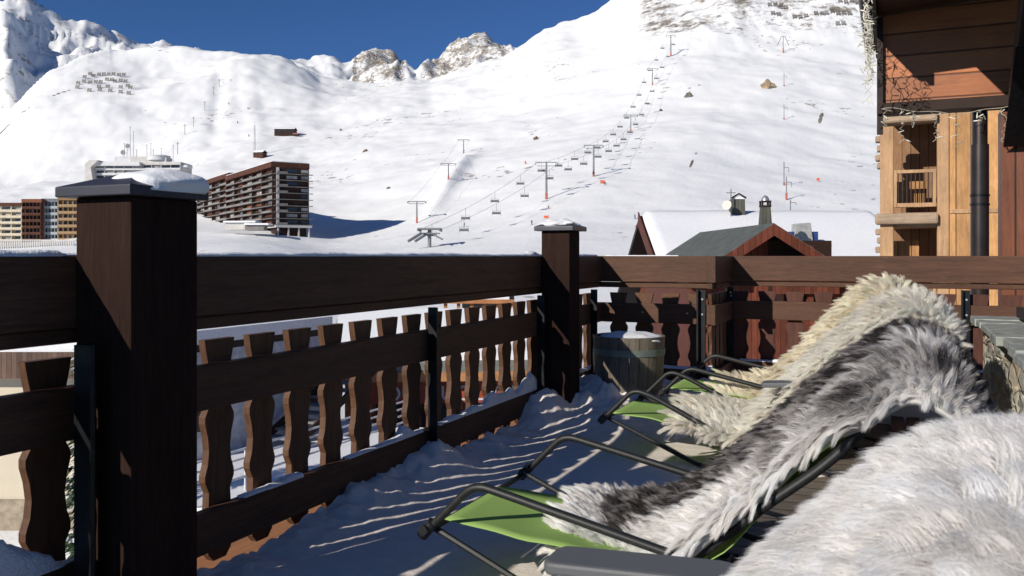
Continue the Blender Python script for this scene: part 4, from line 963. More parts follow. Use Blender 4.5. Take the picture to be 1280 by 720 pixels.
# ------------------------------------------------------------------ avalanche fences
def snow_fence(p, wd, label, group):
    t = thing('snow_fence', p, label, 'snow fence', group)
    b = MB()
    for k in range(5):
        b.box(p+Vector((-wd/2,-0.9+0.35*k*0.5,0.4+k*0.72)), (wd,0,0), (0,0.25,0), UP*0.42)
    b.build('rails', M['fence'], t)
    for s in (-0.4, 0.4):
        b = MB(); b.tube([p+Vector((s*wd,-1.4,-1)), p+Vector((s*wd,0.5,4.2))], 0.2, 5); b.build('strut', M['fence'], t)
    return t
NAMES_R = ['top','second','third','bottom']
FL = [[(106,96),(113,93.5),(117,94.5),(124,93),(130,93),(136,93),(142,93),(149,93.5),(155,93)], [(98,104),(105,101.5),(113,103),(120,102.5),(126,102.5),(134,99.5),(140,100),(144,101.5),(151,101.5),(157,101.5)],
      [(97,110),(124,108.5),(135,108.5),(151,109),(160,107),(163,109.5)], [(112,113.5),(125,113),(138,113.5),(151,116),(161,117)]]
for r_, row_ in enumerate(FL):
    for k, (x, y) in enumerate(row_):
        p = on_hill(x, y+2, 500); snow_fence(p, 4.6, '%s snow fence from the left in the %s row on the left hand hill' % (ORD[k], NAMES_R[r_]), 'snow fences on the left hand hill')
FR2 = [(962,7,3),(975,9.5,2),(1050,3,5),(1033,17,5),(1020,17,2),(1047,30,2),(966,18,2),(993,22,3)]
for r_, (x, y, n) in enumerate(FR2):
    for k in range(n):
        p = on_hill(x+k*7.2, y+2, 450); snow_fence(p, 4.0, '%s snow fence from the left in the %s short line on the rocky slope' % (ORD[k], ORD[r_]), 'snow fences on the rocky slope top right')
# ------------------------------------------------------------------ boulders
def boulder(x, y, wpx, hpx, label, col, seed, Y0=300):
    p = on_hill(x, y, Y0); sx = wpx/F*p.y/2; sz = hpx/F*p.y
    bm = bmesh.new(); bmesh.ops.create_icosphere(bm, subdivisions=4, radius=1)
    for v in bm.verts:
        q_ = 1+0.45*mnoise.noise(v.co*1.4+Vector((seed,0,0)))+0.2*mnoise.noise(v.co*4+Vector((seed,3,0)))
        top = 1-0.35*max(0, v.co.z)*abs(v.co.x-0.15)
        v.co = Vector((v.co.x*sx*q_, v.co.y*sx*0.8*q_, v.co.z*sz*q_*top))
    me = bpy.data.meshes.new('boulder'); bm.to_mesh(me); bm.free(); me.materials.append(simple('boulder_stone', col, 0.9, 0.2, 0, 0.5, 0.25, 0.6))
    o = bpy.data.objects.new('boulder', me); COL.objects.link(o); o.location = p; tag(o, label, 'boulder')
boulder(959.5,110,18,9.0,'big tan pyramid shaped boulder high on the right hand slope',(0.34,0.26,0.17),1)
boulder(860.5,121.5,9,7,'round grey boulder on the slope between the lifts',(0.16,0.14,0.12),2)
boulder(670,174.5,7,4,'small brown boulder above the snow ramp',(0.17,0.11,0.08),3)
boulder(826,139,4,2.5,'dark little stone below the round grey boulder',(0.07,0.06,0.055),4)
boulder(457,189.5,6,3,'low dark stones on the snow left of the ramp',(0.15,0.11,0.08),5)
boulder(426,163,3.5,2,'tiny stone near the foot of the rocky peaks',(0.15,0.11,0.08),6)
boulder(486,236,5,2,'flat stone on the snow right of the blue shadow',(0.14,0.10,0.07),7)
# ------------------------------------------------------------------ people
def person(p, h, cols_, label, pose=0, face=0.0, skis=True):
    """one continuous skinned body; pose 0 standing, 1 stooped skier, 2 walking"""
    s = h/1.75; c, sn = math.cos(face), math.sin(face)
    st = 0.16 if pose == 0 else 0.22; kn = 0.0 if pose == 0 else 0.16; lean = 0.0 if pose == 0 else (0.22 if pose == 1 else 0.06)
    J = {'pel':(0,lean*-0.3,0.92-kn*0.5),'ch':(0,lean*0.5,1.22-kn*0.6),'nk':(0,lean*0.9,1.45-kn*0.7),'hd':(0,lean*1.1,1.56-kn*0.7),'tp':(0,lean*1.15,1.70-kn*0.7),
         'hl':(-0.10,0,0.88-kn*0.5),'hr':(0.10,0,0.88-kn*0.5),'kl':(-0.12,kn+ (0.12 if pose==2 else 0),0.48),'kr':(0.12,kn-(0.08 if pose==2 else 0),0.48),'al':(-0.13,-0.02+(0.2 if pose==2 else 0),0.08),'ar':(0.13,-0.02-(0.22 if pose==2 else 0),0.08),
         'tl':(-0.13,0.16+(0.2 if pose==2 else 0),0.04),'tr':(0.13,0.16-(0.22 if pose==2 else 0),0.04),
         'sl':(-0.19,lean*0.8,1.38-kn*0.7),'sr':(0.19,lean*0.8,1.38-kn*0.7),'el':(-0.27,lean*0.5-0.03,1.10-kn*0.6),'er':(0.27,lean*0.5-0.03,1.10-kn*0.6),'wl':(-0.27,lean+0.16,0.92-kn*0.5),'wr':(0.27,lean+0.16,0.92-kn*0.5)}
    Rr = {'pel':.15,'ch':.17,'nk':.07,'hd':.11,'tp':.08,'hl':.10,'hr':.10,'kl':.07,'kr':.07,'al':.055,'ar':.055,'tl':.05,'tr':.05,'sl':.08,'sr':.08,'el':.055,'er':.055,'wl':.045,'wr':.045}
    E = [('pel','ch'),('ch','nk'),('nk','hd'),('hd','tp'),('pel','hl'),('pel','hr'),('hl','kl'),('hr','kr'),('kl','al'),('kr','ar'),('al','tl'),('ar','tr'),('ch','sl'),('ch','sr'),('sl','el'),('sr','er'),('el','wl'),('er','wr')]
    ks = list(J); me = bpy.data.meshes.new('person'); me.from_pydata([Vector(J[k])*s for k in ks], [(ks.index(a), ks.index(b)) for a, b in E], [])
    o = bpy.data.objects.new('person', me); COL.objects.link(o); md = o.modifiers.new('skin', 'SKIN'); sv = me.skin_vertices[0].data
    for i, k in enumerate(ks): sv[i].radius = (Rr[k]*s, Rr[k]*s); sv[i].use_root = (k == 'pel')
    dg = bpy.context.evaluated_depsgraph_get(); nm = bpy.data.meshes.new_from_object(o.evaluated_get(dg)); bpy.data.objects.remove(o); 
    nm.name = 'person'; nm.materials.clear()
    for i, cc in enumerate(cols_): nm.materials.append(simple('clothing_%d' % i, cc, 0.8))
    for f in nm.polygons:
        z = f.center.z/s; f.material_index = 3 if z < 0.13 else 0 if z < 0.86-kn*0.4 else 1 if z < 1.47-kn*0.7 else 2; f.use_smooth = True
    o = bpy.data.objects.new('person', nm); COL.objects.link(o); o.location = p; o.rotation_euler = (0,0,face); tag(o, label, 'person')
    if skis:
        for sx in (-0.13, 0.13):
            b = MB(); b.box((sx*s-0.05,-0.8,0.0), (0.1,0,0), (0,1.7,0), UP*0.03); so_ = b.build('ski', M['trim']); so_.parent = o
    return o
dkk = (0.02,0.02,0.025); skin = (0.45,0.28,0.2)
def on_flat(x, y): return on_hill(x, y, 40)
for x, y, h, cc, lab, pose, face, sk in (
    (436.5,401,1.8,[dkk,(0.05,0.55,0.75),dkk,dkk],'person in a bright blue jacket walking on the snow beyond the railing',2,0.3,False),
    (429,401,1.8,[dkk,dkk,dkk,dkk],'person in black on the snow left of the one in blue',0,0.5,False),
    (437,389,1.8,[dkk,(0.03,0.03,0.03),skin,dkk],'person in dark clothes farther off behind the one in blue',2,2.0,False),
    (452.5,391,1.8,[dkk,(0.6,0.05,0.04),dkk,dkk],'person in a red jacket on the snow beyond the railing',0,0.2,False),
    (467,391,1.8,[(0.2,0.2,0.22),(0.22,0.22,0.24),dkk,dkk],'person in grey standing alone on the snow beyond the railing',0,1.2,False),
    (756.5,232,1.8,[dkk,dkk,dkk,dkk],'lone skier in dark clothes on the slope right of the second chairlift pylon',1,1.0,True),
    (665,281,1.8,[dkk,(0.15,0.16,0.2),dkk,dkk],'skier just left of the snow capped far post',1,0.6,True),
    (580,284,1.8,[(0.1,0.12,0.2),(0.12,0.2,0.4),dkk,dkk],'skier on the slope right of the base station',1,-0.8,True),
    (686,262,1.8,[dkk,(0.5,0.08,0.05),dkk,dkk],'skier in red crossing below the nearest chairlift pylon',1,1.4,True),
    (808,273,1.8,[dkk,dkk,dkk,dkk],'first of the skiers in a line above the chalet roof',0,0.3,True),
    (812.5,273,1.8,[dkk,(0.1,0.1,0.1),dkk,dkk],'second of the skiers in a line above the chalet roof',0,0.1,True),
    (817,273,1.8,[dkk,dkk,dkk,dkk],'third of the skiers in a line above the chalet roof',0,0.6,True),
    (794,274,1.8,[(0.1,0.12,0.2),(0.15,0.25,0.4),dkk,dkk],'skier apart on the left of the line above the chalet roof',1,0.9,True),
    (795.5,288,1.8,[dkk,(0.6,0.08,0.05),dkk,dkk],'skier in red low beside the chalet gable',0,0.2,True),
    (297,155,2.6,[dkk,dkk,dkk,dkk],'tiny skier high on the left hand piste',1,0.2,True),
    (310,137,2.6,[dkk,(0.5,0.08,0.05),dkk,dkk],'tiny skier in red near the top of the left hand piste',1,0.2,True),
    (286,131,2.6,[dkk,dkk,dkk,dkk],'tiny skier beside the drag lift on the left hand piste',1,0.2,True),
    (311,171,2.6,[dkk,(0.5,0.08,0.05),dkk,dkk],'tiny skier in red on the middle of the left hand piste',1,0.2,True)):
    person(on_flat(x, y) if y > 300 else on_hill(x, y), h, cc, lab, pose, face, sk)
def banner(x, y, w_, h_, lab):
    p = on_hill(x, y); t = thing('piste_marker', p, lab, 'piste marker', 'orange piste markers')
    b = MB(); b.box(p+UP*0.3, (w_,0,0), (0,0.06,0), UP*h_); b.build('cloth', simple('orange_cloth', (0.75,0.13,0.04), 0.7), t)
    for s in (0, w_):
        b = MB(); b.tube([p+Vector((s,0.03,-0.6)), p+Vector((s,0.03,h_+0.5))], 0.05, 5); b.build('stake', M['steel'], t)
banner(750.5,230,1.8,1.3,'orange marker panel right of the second chairlift pylon'); banner(656,206,0.7,1.6,'orange marker at the edge of the snow ramp'); banner(1021,227,1.2,1.3,'small orange marker on the slope above the chalet roof'); banner(680,274,1.6,0.9,'orange marker behind the snow capped far post')
# ------------------------------------------------------------------ chalet with the snowy roof
red_boards = wood('red_brown_boards', (0.10,0.028,0.017), (0.20,0.060,0.035), 'z', plank=0.17, plank_axis='x', scale=0.7)
t = thing('chalet', PX(940,320,30)-UP*8, 'dark red wooden chalet with a wide snowy roof and gabled front', 'chalet')
YE, YG = 29.0, 38.0
def q(x, y, Y): return PX(x, y, Y)
xl, xr = PX(799,0,YG).x, PX(1084,0,YG).x; zr_ = ZZ(268.5,YG); ze = -1.45; gz0 = -7.0
b = MB(); b.box((xl+1.0,YE+1.6,gz0-2), (xr-xl-1.4,0,0), (0,2*(YG-YE)-3,0), UP*(ze-gz0+2)); b.build('wall', red_boards, t)
b = MB(); b.prism([(xl+1.0,YE+1.6,ze), (xl+1.0,YG,zr_-0.3), (xl+1.0,2*YG-YE-1.4,ze)], (xr-xl-1.4,0,0)); b.build('gable_wall', red_boards, t)
dz = (zr_-ze)/(YG-YE)
sk = 1.0
b = MB(); b.prism([(xl,YE,ze-0.02), (xl,YG,zr_-0.05), (xl,2*YG-YE,ze-0.02), (xl,2*YG-YE,ze-0.28), (xl,YG,zr_-0.32), (xl,YE,ze-0.28)], (xr-xl+0.4,0,0)); b.build('roof', M['trim'], t)
m = MB(); nx, ny = 60, 40; vs = []
for i in range(nx+1):
    for j in range(ny+1):
        x = xl+0.10+(xr-xl+0.2)*i/nx; f = j/ny*2; y = YE+(YG-YE)*f; z = (ze+(zr_-ze)*f) if f <= 1 else zr_-(zr_-ze)*(f-1)
        edge = min(1, i/1.5, (nx-i)/1.5, j/1.5, (ny-j)/1.5); z += -0.01+0.30*max(0, edge)**0.5-0.10*math.exp(-((f-1)/0.05)**2)+0.05*mnoise.noise(Vector((x*0.5,y*0.5,2)))*edge
        vs.append((x, y, z))
fs = [(i*(ny+1)+j, (i+1)*(ny+1)+j, (i+1)*(ny+1)+j+1, i*(ny+1)+j+1) for i in range(nx) for j in range(ny)]
m.add(vs, fs); so2 = m.build('roof_snow', M['soft_snow'], t, False); so2.data.polygons.foreach_set('use_smooth', [True]*len(so2.data.polygons))
for s_, yy in ((0, YE+0.2),):
    b = MB(); b.prism([(xl-0.06,YE,ze-0.45), (xl-0.06,YG,zr_-0.5), (xl-0.06,YG,zr_+0.12), (xl-0.06,YE,ze+0.12)], (0.05,0,0)); b.build('verge_board', red_boards, t)
# cross gable towards the camera
YC = 24.5; xc = PX(964,0,YC).x; zc = ZZ(279,YC); hw_ = 2.05; zs = ZZ(322,YC)-0.05
slope = (zc-zs)/ (PX(1034,0,YC).x-xc)
def rz(x): return zc-abs(x-xc)*slope
w2 = 2.15
b = MB(); b.prism([(xc-w2,YC+0.7,gz0-2), (xc+w2+1.3,YC+0.7,gz0-2), (xc+w2+1.3,YC+0.7,rz(xc+w2)-1.1), (xc,YC+0.7,zc-0.35), (xc-w2,YC+0.7,rz(xc-w2)-0.35)], (0,8,0)); b.build('front_wall', red_boards, t)
for s in (-1, 1):
    e = xc+s*2.45; 
    b = MB(); b.prism([(xc,YC-0.25,zc), (e,YC-0.25,rz(e)), (e,YC-0.25,rz(e)-0.16), (xc,YC-0.25,zc-0.16)], (0,9.5,0)); b.build('gable_roof', M['roof_slate'], t)
    b = MB(); b.prism([(xc,YC-0.31,zc-0.03), (e,YC-0.31,rz(e)-0.03), (e,YC-0.31,rz(e)-0.36), (xc,YC-0.31,zc-0.36)], (0,0.05,0)); b.build('verge_board', red_boards, t)
    b = MB(); b.box((xc+s*1.3-0.07,YC-0.2,rz(xc+s*1.3)-0.62), (0.14,0,0), (0,1.0,0), UP*0.22); b.build('purlin', M['trim'], t)
# balcony on the right half of the gable, a dark sheet paints its shade
b = MB(); b.box((xc+0.12,YC+0.62,zs-1.4), (1.85,0,0), (0,0.05,0), UP*1.95); b.build('balcony_shade_sheet', simple('recess_shade_dark', (0.03,0.014,0.010), 0.8), t)
b = MB(); b.box((xc+1.15,YC+0.25,zs-1.6), (0.16,0,0), (0,0.16,0), UP*2.0); b.build('balcony_post', red_boards, t)
b = MB(); b.box((xc+0.1,YC+0.1,zs-1.0), (1.9,0,0), (0,0.08,0), UP*0.9); b.build('balcony_front', red_boards, t)
for (x, y, ww, hh) in ((835,366,1.0,1.0),(1010,430,0.8,1.3),(960,470,0.9,1.2),(880,410,0.8,1.1)):
    p = PX(x,y,YC+0.66) if 905 < x < 1040 else PX(x,y,YE+1.57); b = MB(); b.box(p, (ww,0,0), (0,-0.06,0), UP*-hh); fr_ = b.build('window', simple('window_frame_brown', (0.12,0.05,0.03), 0.6), t)
    b = MB(); b.box(p+Vector((0.1,-0.065,-0.1)), (ww-0.2,0,0), (0,-0.01,0), UP*-(hh-0.2)); gp = b.build('pane', M['glass'], fr_)
for v_ in (0,):
    b = MB(); b.box((xc-w2-0.05,YC+0.45,-4.6), (4.4,0,0), (0,0.25,0), UP*0.22); b.build('storey_beam', M['trim'], t)
def chimney(x0, x1, yb, yt, Y, label, cap):
    p = PX((x0+x1)/2, yb, Y); w_ = (x1-x0)/F*Y; h = (yb-yt)/F*Y; t = thing('chimney', p-UP*0.8, label, 'chimney', 'boarded chimneys of the snowy chalet')
    b = MB(); wb, wt = w_/2, w_/2*(0.62 if cap == 'dome' else 0.9); hb = h*(0.74 if cap == 'dome' else 0.82)
    vs = [p+Vector((sx*wb,sy*wb,-0.9)) for sx, sy in ((-1,-1),(1,-1),(1,1),(-1,1))]+[p+Vector((sx*wt,sy*wt,hb)) for sx, sy in ((-1,-1),(1,-1),(1,1),(-1,1))]
    b.add(vs, [(3,2,1,0),(4,5,6,7),(0,1,5,4),(1,2,6,5),(2,3,7,6),(3,0,4,7)]); b.build('stack', wood('grey_green_boards_%s' % cap, (0.08,0.085,0.07), (0.17,0.175,0.145), 'z', plank=0.13, plank_axis='x'), t)
    if cap == 'dome':
        b = MB(); b.box(p+Vector((-wt*1.15,-wt*1.15,hb)), (wt*2.3,0,0), (0,wt*2.3,0), UP*0.06)
        for sx, sy in ((-1,-1),(1,-1),(1,1),(-1,1)): b.box(p+Vector((sx*wt*0.9-0.03,sy*wt*0.9-0.03,hb+0.06)), (0.06,0,0), (0,0.06,0), UP*0.12)
        b.box(p+Vector((-wt*1.15,-wt*1.15,hb+0.18)), (wt*2.3,0,0), (0,wt*2.3,0), UP*0.05); b.build('vent', M['trim'], t)
        b = MB(); b.lathe(p+UP*(hb+0.23), [(wt*0.95,0),(wt*0.85,h*0.10),(wt*0.55,h*0.18),(0.02,h*0.23)], 16); b.build('dome', M['galv'], t, True)
    else:
        b = MB(); b.prism([p+Vector((-wt*1.1,-wt*1.1,hb)), p+Vector((0,-wt*1.1,h)), p+Vector((wt*1.1,-wt*1.1,hb))], (0,wt*2.2,0)); b.build('cap', M['soft_snow'], t)
        b = MB(); b.tube([p+Vector((-wt*1.15,-wt*1.12,hb+0.04)), p+Vector((0,-wt*1.12,h+0.08)), p+Vector((wt*1.15,-wt*1.12,hb+0.04))], 0.05, 4); b.build('cap_edge', M['trim'], t)
chimney(912.5,930,269,245,37.6,'square boarded chimney with a little gable cap, beside the white dish','gable')
chimney(948,965,281,251,31.5,'tapered boarded chimney with a domed metal cap, behind the red gable','dome')
p = PX(913,258,37.0); t = thing('satellite_dish', p, 'round white satellite dish on the ridge by the square chimney', 'satellite dish')
b = MB(); b.tube([p, p+Vector((-0.14,-0.10,0.03)), p+Vector((-0.2,-0.18,0.05))], [0.04,0.17,0.205], 20); b.build('dish', simple('dish_cream', (0.70,0.66,0.52), 0.5), t)
b = MB(); b.tube([p+Vector((0.05,0.1,-0.6)), p+Vector((0.05,0.1,0.75))], 0.025, 6); b.tube([p+Vector((-0.15,0.1,0.6)), p+Vector((0.25,0.1,0.6))], 0.02, 5); b.build('aerial', M['steel'], t)
p = PX(994,291,33.5); t = thing('roof_window', p, 'open roof window with blue sides on the snowy chalet roof', 'roof window')
b = MB(); b.prism([p+Vector((-0.02,0,-0.4)), p+Vector((0.72,0,-0.4)), p+Vector((0.62,0,0.40)), p+Vector((0.02,0,0.36))], (0,0.5,0)); b.build('lid', simple('grey_lid', (0.35,0.36,0.35), 0.4), t, bevel=0.03)
b = MB(); b.box(p+Vector((-0.45,0.1,-0.25)), (0.42,0,0), (0,0.3,0), UP*0.3); b.box(p+Vector((0.74,0.1,-0.35)), (0.2,0,0), (0,0.3,0), UP*0.4); b.build('side_flap', simple('blue_flap', (0.03,0.06,0.20), 0.5), t)
# ------------------------------------------------------------------ pale wooden chalet on the right
pine = wood('fresh_pine_boards', (0.37,0.185,0.068), (0.70,0.40,0.165), 'z', plank=0.30, plank_axis='n', scale=0.45, bump=0.35)
pineb = wood('fresh_pine_beam', (0.34,0.19,0.09), (0.58,0.37,0.20), 'z', scale=0.5)
logm = wood('weathered_log', (0.28,0.19,0.12), (0.50,0.38,0.26), 'n', scale=0.6)
YW = 20.0
t = thing('wooden_chalet', PX(1175,320,YW)-UP*8, 'new pale pine chalet with two stacked balconies, right of the snowy chalet', 'chalet')
WA = PX(1098, 320, YW)
def wt(x):                             # distance along the facade at which a bearing meets it
    r = (x-640)/F; return (r*WA.y-WA.x)/(N.x-r*N.y)
def wb(nm, x0, x1, y0, y1, y_off, dep, m_, bev=0.0):
    t0_, t1_ = wt(x0), wt(x1); Yr = YW-0.4*1.2; z0_, z1_ = 1+(320-y1)/F*Yr, 1+(320-y0)/F*Yr
    b = MB(); b.box(Vector((WA.x,WA.y,z0_))+N*t0_+L*y_off, N*(t1_-t0_), L*dep, UP*(z1_-z0_)); return b.build(nm, m_, t, bevel=bev)
dark_in = simple('shaded_balcony_wood', (0.11,0.055,0.03), 0.8)
wb('wall', 1187, 1330, 132, 640, 0.0, 6, pine)
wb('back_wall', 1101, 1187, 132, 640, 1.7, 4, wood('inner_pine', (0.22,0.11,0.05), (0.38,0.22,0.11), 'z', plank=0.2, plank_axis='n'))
for y0, y1 in ((132,142),(265,283),(395,412),(525,545)): wb('floor_beam', 1117, 1172, y0, y1, 0.12, 2.0, logm)
wb('corner_post', 1100, 1117, 146, 640, 0.0, 0.30, pineb, 0.02); wb('inner_post', 1171.5, 1186.5, 140, 640, 0.0, 0.30, pineb, 0.02)
for y0, y1, x0, x1 in ((140,152,1098,1172),(266,280,1094,1173),(397,411,1094,1173)): wb('log', x0, x1, y0, y1, -0.16, 0.34, logm, 0.05)
for k, y in enumerate((155,166,178,190,200,285,296,308)):
    wb('log_end', 1096-(k%2)*2, 1101, y, y+8, 0.02, 0.28, logm, 0.03)
wb('trim_board', 1187, 1330, 262, 267, -0.03, 0.04, pineb); wb('trim_board', 1185, 1330, 132, 141, -0.05, 0.05, wood('orange_beam', (0.30,0.12,0.05), (0.48,0.22,0.10), 'x'))
for yt_, yb_ in ((211,258),(342,388)):
    wb('handrail', 1118, 1171, yt_, yt_+4, 0.02, 0.08, pineb); wb('bottom_rail', 1118, 1171, yb_-5, yb_, 0.02, 0.08, pineb)
    for k in range(9): wb('bar', 1122+k*5.4, 1123.4+k*5.4, yt_+4, yb_-5, 0.045, 0.03, M['trim'])
    wb('rail_post', 1117.5, 1121, yt_, yb_, 0.0, 0.1, pineb); wb('rail_post', 1166, 1170, yt_, yb_, 0.0, 0.1, pineb)
wb('panel', 1120, 1160, 222, 256, 0.9, 0.06, pine); wb('panel', 1117, 1150, 300, 342, 0.9, 0.06, pine)
wb('roof', 1112, 1345, 44, 60, -0.6, 8, M['trim'])
wb('attic_wall', 1116, 1330, 60, 132, 0.15, 5, pine)
# ------------------------------------------------------------------ our own house: roof edge, panel, wall, pipe
EO = Vector((1.90,4.5,0))
ev = (7.72-4.5)/L.y                                    # the boarded panel stands here along the eave
def E(v, n, z): return EO+L*v+N*n+UP*z
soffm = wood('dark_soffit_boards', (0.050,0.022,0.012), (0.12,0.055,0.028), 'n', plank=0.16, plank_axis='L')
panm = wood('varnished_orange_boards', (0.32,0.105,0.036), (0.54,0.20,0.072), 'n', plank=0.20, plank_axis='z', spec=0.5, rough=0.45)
t = thing('terrace_house', E(ev,1.5,0), 'dark timber house at the right edge, its eave reaching over the terrace', 'house')
pz = 0.07
def ez(n): return 3.17+pz*n
VF = ev-1.15; RL = 2.4
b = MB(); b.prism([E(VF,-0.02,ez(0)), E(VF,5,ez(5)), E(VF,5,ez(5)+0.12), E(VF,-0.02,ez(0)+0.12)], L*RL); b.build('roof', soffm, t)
b = MB(); b.prism([E(VF-2.6,0.30,ez(0.3)+0.002), E(VF-2.6,5,ez(5)+0.002), E(VF-2.6,5,ez(5)+0.12), E(VF-2.6,0.30,ez(0.3)+0.12)], L*2.598); b.build('roof', soffm, t)  # unseen slab, added to shade the right of the boarded panel
b = MB(); b.prism([E(VF,0.0,ez(0.0)+0.13), E(VF,5,ez(5)+0.13), E(VF,5,ez(5)+0.30), E(VF,0.0,ez(0.0)+0.26)], L*RL); b.build('roof_snow', M['soft_snow'], t)
b = MB(); b.box(E(VF,-0.06,3.06), L*RL, N*0.035, UP*0.24); b.build('fascia', simple('fascia_dark', (0.035,0.02,0.014), 0.7), t)
b = MB(); b.tube([E(VF,-0.115,3.15), E(ev+1.2,-0.115,3.15)], 0.05, 12); b.build('gutter', M['black_steel'], t, True)
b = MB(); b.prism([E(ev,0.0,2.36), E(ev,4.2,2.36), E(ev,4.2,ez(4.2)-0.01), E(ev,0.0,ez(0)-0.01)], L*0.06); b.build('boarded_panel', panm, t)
b = MB(); b.box(E(ev-0.10,-0.03,2.27), L*0.20, N*4.2, UP*0.10); b.build('tie_beam', simple('dark_beam', (0.03,0.016,0.011), 0.7), t, bevel=0.01)
b = MB(); b.box(E(ev-0.06,-0.03,2.1), L*0.07, N*0.05, UP*1.05); b.build('edge_board', M['trim'], t)
wn = 1.55
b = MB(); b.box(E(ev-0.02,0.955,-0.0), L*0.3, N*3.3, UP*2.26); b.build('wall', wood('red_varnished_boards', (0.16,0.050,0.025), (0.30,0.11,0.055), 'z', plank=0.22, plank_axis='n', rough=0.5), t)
b = MB(); b.prism([E(ev-0.9,0.95,2.60), E(ev-0.9,1.09,2.66), E(ev-0.10,1.09,2.0), E(ev-0.10,0.95,1.92)], N*0.16+UP*0.0); b.build('brace', M['black_steel'], t, bevel=0.01)
b = MB(); b.prism([E(ev-1.1,0.98,ez(0.98)-0.02), E(ev-0.2,0.98,2.32), E(ev-0.2,0.98,2.10), E(ev-1.1,0.98,ez(0.98)-0.30)], N*0.18); b.build('brace_beam', simple('brace_timber', (0.04,0.022,0.016), 0.6), t, bevel=0.01)
pp = E(ev+0.12,0.80,0)
b = MB(); b.tube([pp+UP*2.28, pp+UP*2.02, pp+UP*1.98], 0.062, 20); b.tube([pp+UP*1.98, pp+UP*-3.5], 0.073, 20)
b.build('downpipe', simple('brown_metal_pipe', (0.045,0.035,0.032), 0.35, 0.5, 0.6, 0.2, 8), t, True)
for z in (1.52, 1.44): 
    b = MB(); b.lathe(pp+UP*z, [(0.070,0),(0.079,0.005),(0.079,0.02),(0.070,0.025)], 20); b.build('pipe_collar', M['black_steel'], t, True)
# fairy lights along the eave
cab = simple('white_cable', (0.62,0.60,0.50), 0.6); bulbm = simple('clear_bulb', (0.75,0.72,0.60), 0.25, 0.6); cabd = simple('light_cable', (0.40,0.37,0.30), 0.6)
def light_string(name, start, drop, label, seed, group, nb=7, cabm=None, side=N*0.03):
    rr = random.Random(seed); t = thing(name, start, label, 'fairy lights', group)
    pts = [start+UP*(-drop*i/16)+side*rr.uniform(-1.2,1.2)+L*rr.uniform(-0.03,0.03) for i in range(17)]
    b = MB(); b.tube(pts, 0.0028, 5)
    b.build('cable', cabm or cab, t, True)
    for i in range(nb):
        p = pts[int((i+0.7)/nb*16)]; d = Vector((rr.uniform(-1,1), rr.uniform(-1,1), rr.uniform(-0.6,0.5))).normalized()
        b = MB(); b.tube([p, p+d*0.018], 0.0035, 5); b.tube([p+d*0.018, p+d*0.028, p+d*0.048, p+d*0.056], [0.004,0.0055,0.0045,0.001], 6); b.build('bulb', bulbm, t, True)
rr = random.Random(3); k = 0; v = 0.6
while k < 13:
    lbl = '%s string of icicle lights from the far end of the eave' % (ORD+['seventeenth','eighteenth','nineteenth','twentieth','twenty-first','twenty-second','twenty-third','twenty-fourth'])[k]
    light_string('icicle_lights', E(ev-0.05-(v-0.6), -0.085, 3.07+rr.uniform(-0.02,0.02)), rr.choice([0.42,0.6,0.72,0.78,0.5]), lbl, 100+k, 'icicle light strings hung along the eave', nb=6, side=N*0.035)
    v += 0.095; k += 1
# the swag along the tie beam with short drops
pts = [E(ev-0.13, s*1.30, 2.31-0.05*math.sin(s*math.pi)**2*1.6+0.01*math.sin(s*23)) for s in [i/30 for i in range(31)]]
t = thing('light_swag', pts[0], 'fairy light cable swagged along the dark tie beam over the wooden chalet', 'fairy lights'); b = MB(); b.tube(pts, 0.003, 5); b.build('cable', cabd, t, True)
for i, s in enumerate((1, 4, 6, 10, 14, 18, 22, 26, 29)):
    light_string('icicle_lights', pts[s], [0.16,0.30,0.12,0.26,0.28,0.10,0.30,0.14,0.20][i], '%s short drop of lights from the left on the tie beam' % ORD[i], 300+i, 'short light drops on the tie beam', nb=4, cabm=cabd, side=N*0.022)
# ------------------------------------------------------------------ stone wall at the right
SW = Vector((2.73,5.0,0))
def S(v, n, z): return SW-L*v+N*n+UP*z
def stone_mat():
    m, tt, p = base_mat('rubble_stone', 0.85, 0.25)
    v = coords(tt); d = noise_tex(tt, v, 5, 3)
    vm = tt.nodes.new('ShaderNodeMix'); vm.data_type = 'VECTOR'; vm.inputs[0].default_value = 0.06
    tt.links.new(v, vm.inputs[4]); nn_ = tt.nodes.new('ShaderNodeTexNoise'); nn_.inputs['Scale'].default_value = 9; tt.links.new(v, nn_.inputs['Vector']); tt.links.new(nn_.outputs[1], vm.inputs[5])
    sc_ = mapping(tt, vm.outputs[1], scale=(1,1,1.5))
    vo = tt.nodes.new('ShaderNodeTexVoronoi'); vo.inputs['Scale'].default_value = 6.5; tt.links.new(sc_, vo.inputs['Vector'])
    vd = tt.nodes.new('ShaderNodeTexVoronoi'); vd.feature = 'DISTANCE_TO_EDGE'; vd.inputs['Scale'].default_value = 6.5; tt.links.new(sc_, vd.inputs['Vector'])
    sx = tt.nodes.new('ShaderNodeSeparateColor'); tt.links.new(vo.outputs['Color'], sx.inputs[0])
    stone = ramp(tt, sx.outputs[0], [(0.0,(0.29,0.29,0.25)),(0.35,(0.45,0.44,0.37)),(0.6,(0.52,0.42,0.30)),(0.8,(0.34,0.36,0.33)),(1.0,(0.58,0.54,0.45))])
    stone = mix(tt, 0.6, stone, ramp(tt, noise_tex(tt, v, 22, 6, 0.7), [(0.3,(0.55,0.55,0.52)),(0.7,(1.35,1.3,1.2))]), 'MULTIPLY')
    c = mix(tt, ramp(tt, vd.outputs[0], [(0.02,(1,1,1)),(0.07,(0,0,0))]), stone, (0.36,0.34,0.29))
    tt.links.new(c, p.inputs['Base Color'])
    h = mix(tt, 0.3, ramp(tt, vd.outputs[0], [(0.0,(0,0,0)),(0.12,(1,1,1))]), noise_tex(tt, v, 40, 5, 0.7)); add_bump(tt, p, h, 0.9, 0.025)
    return m
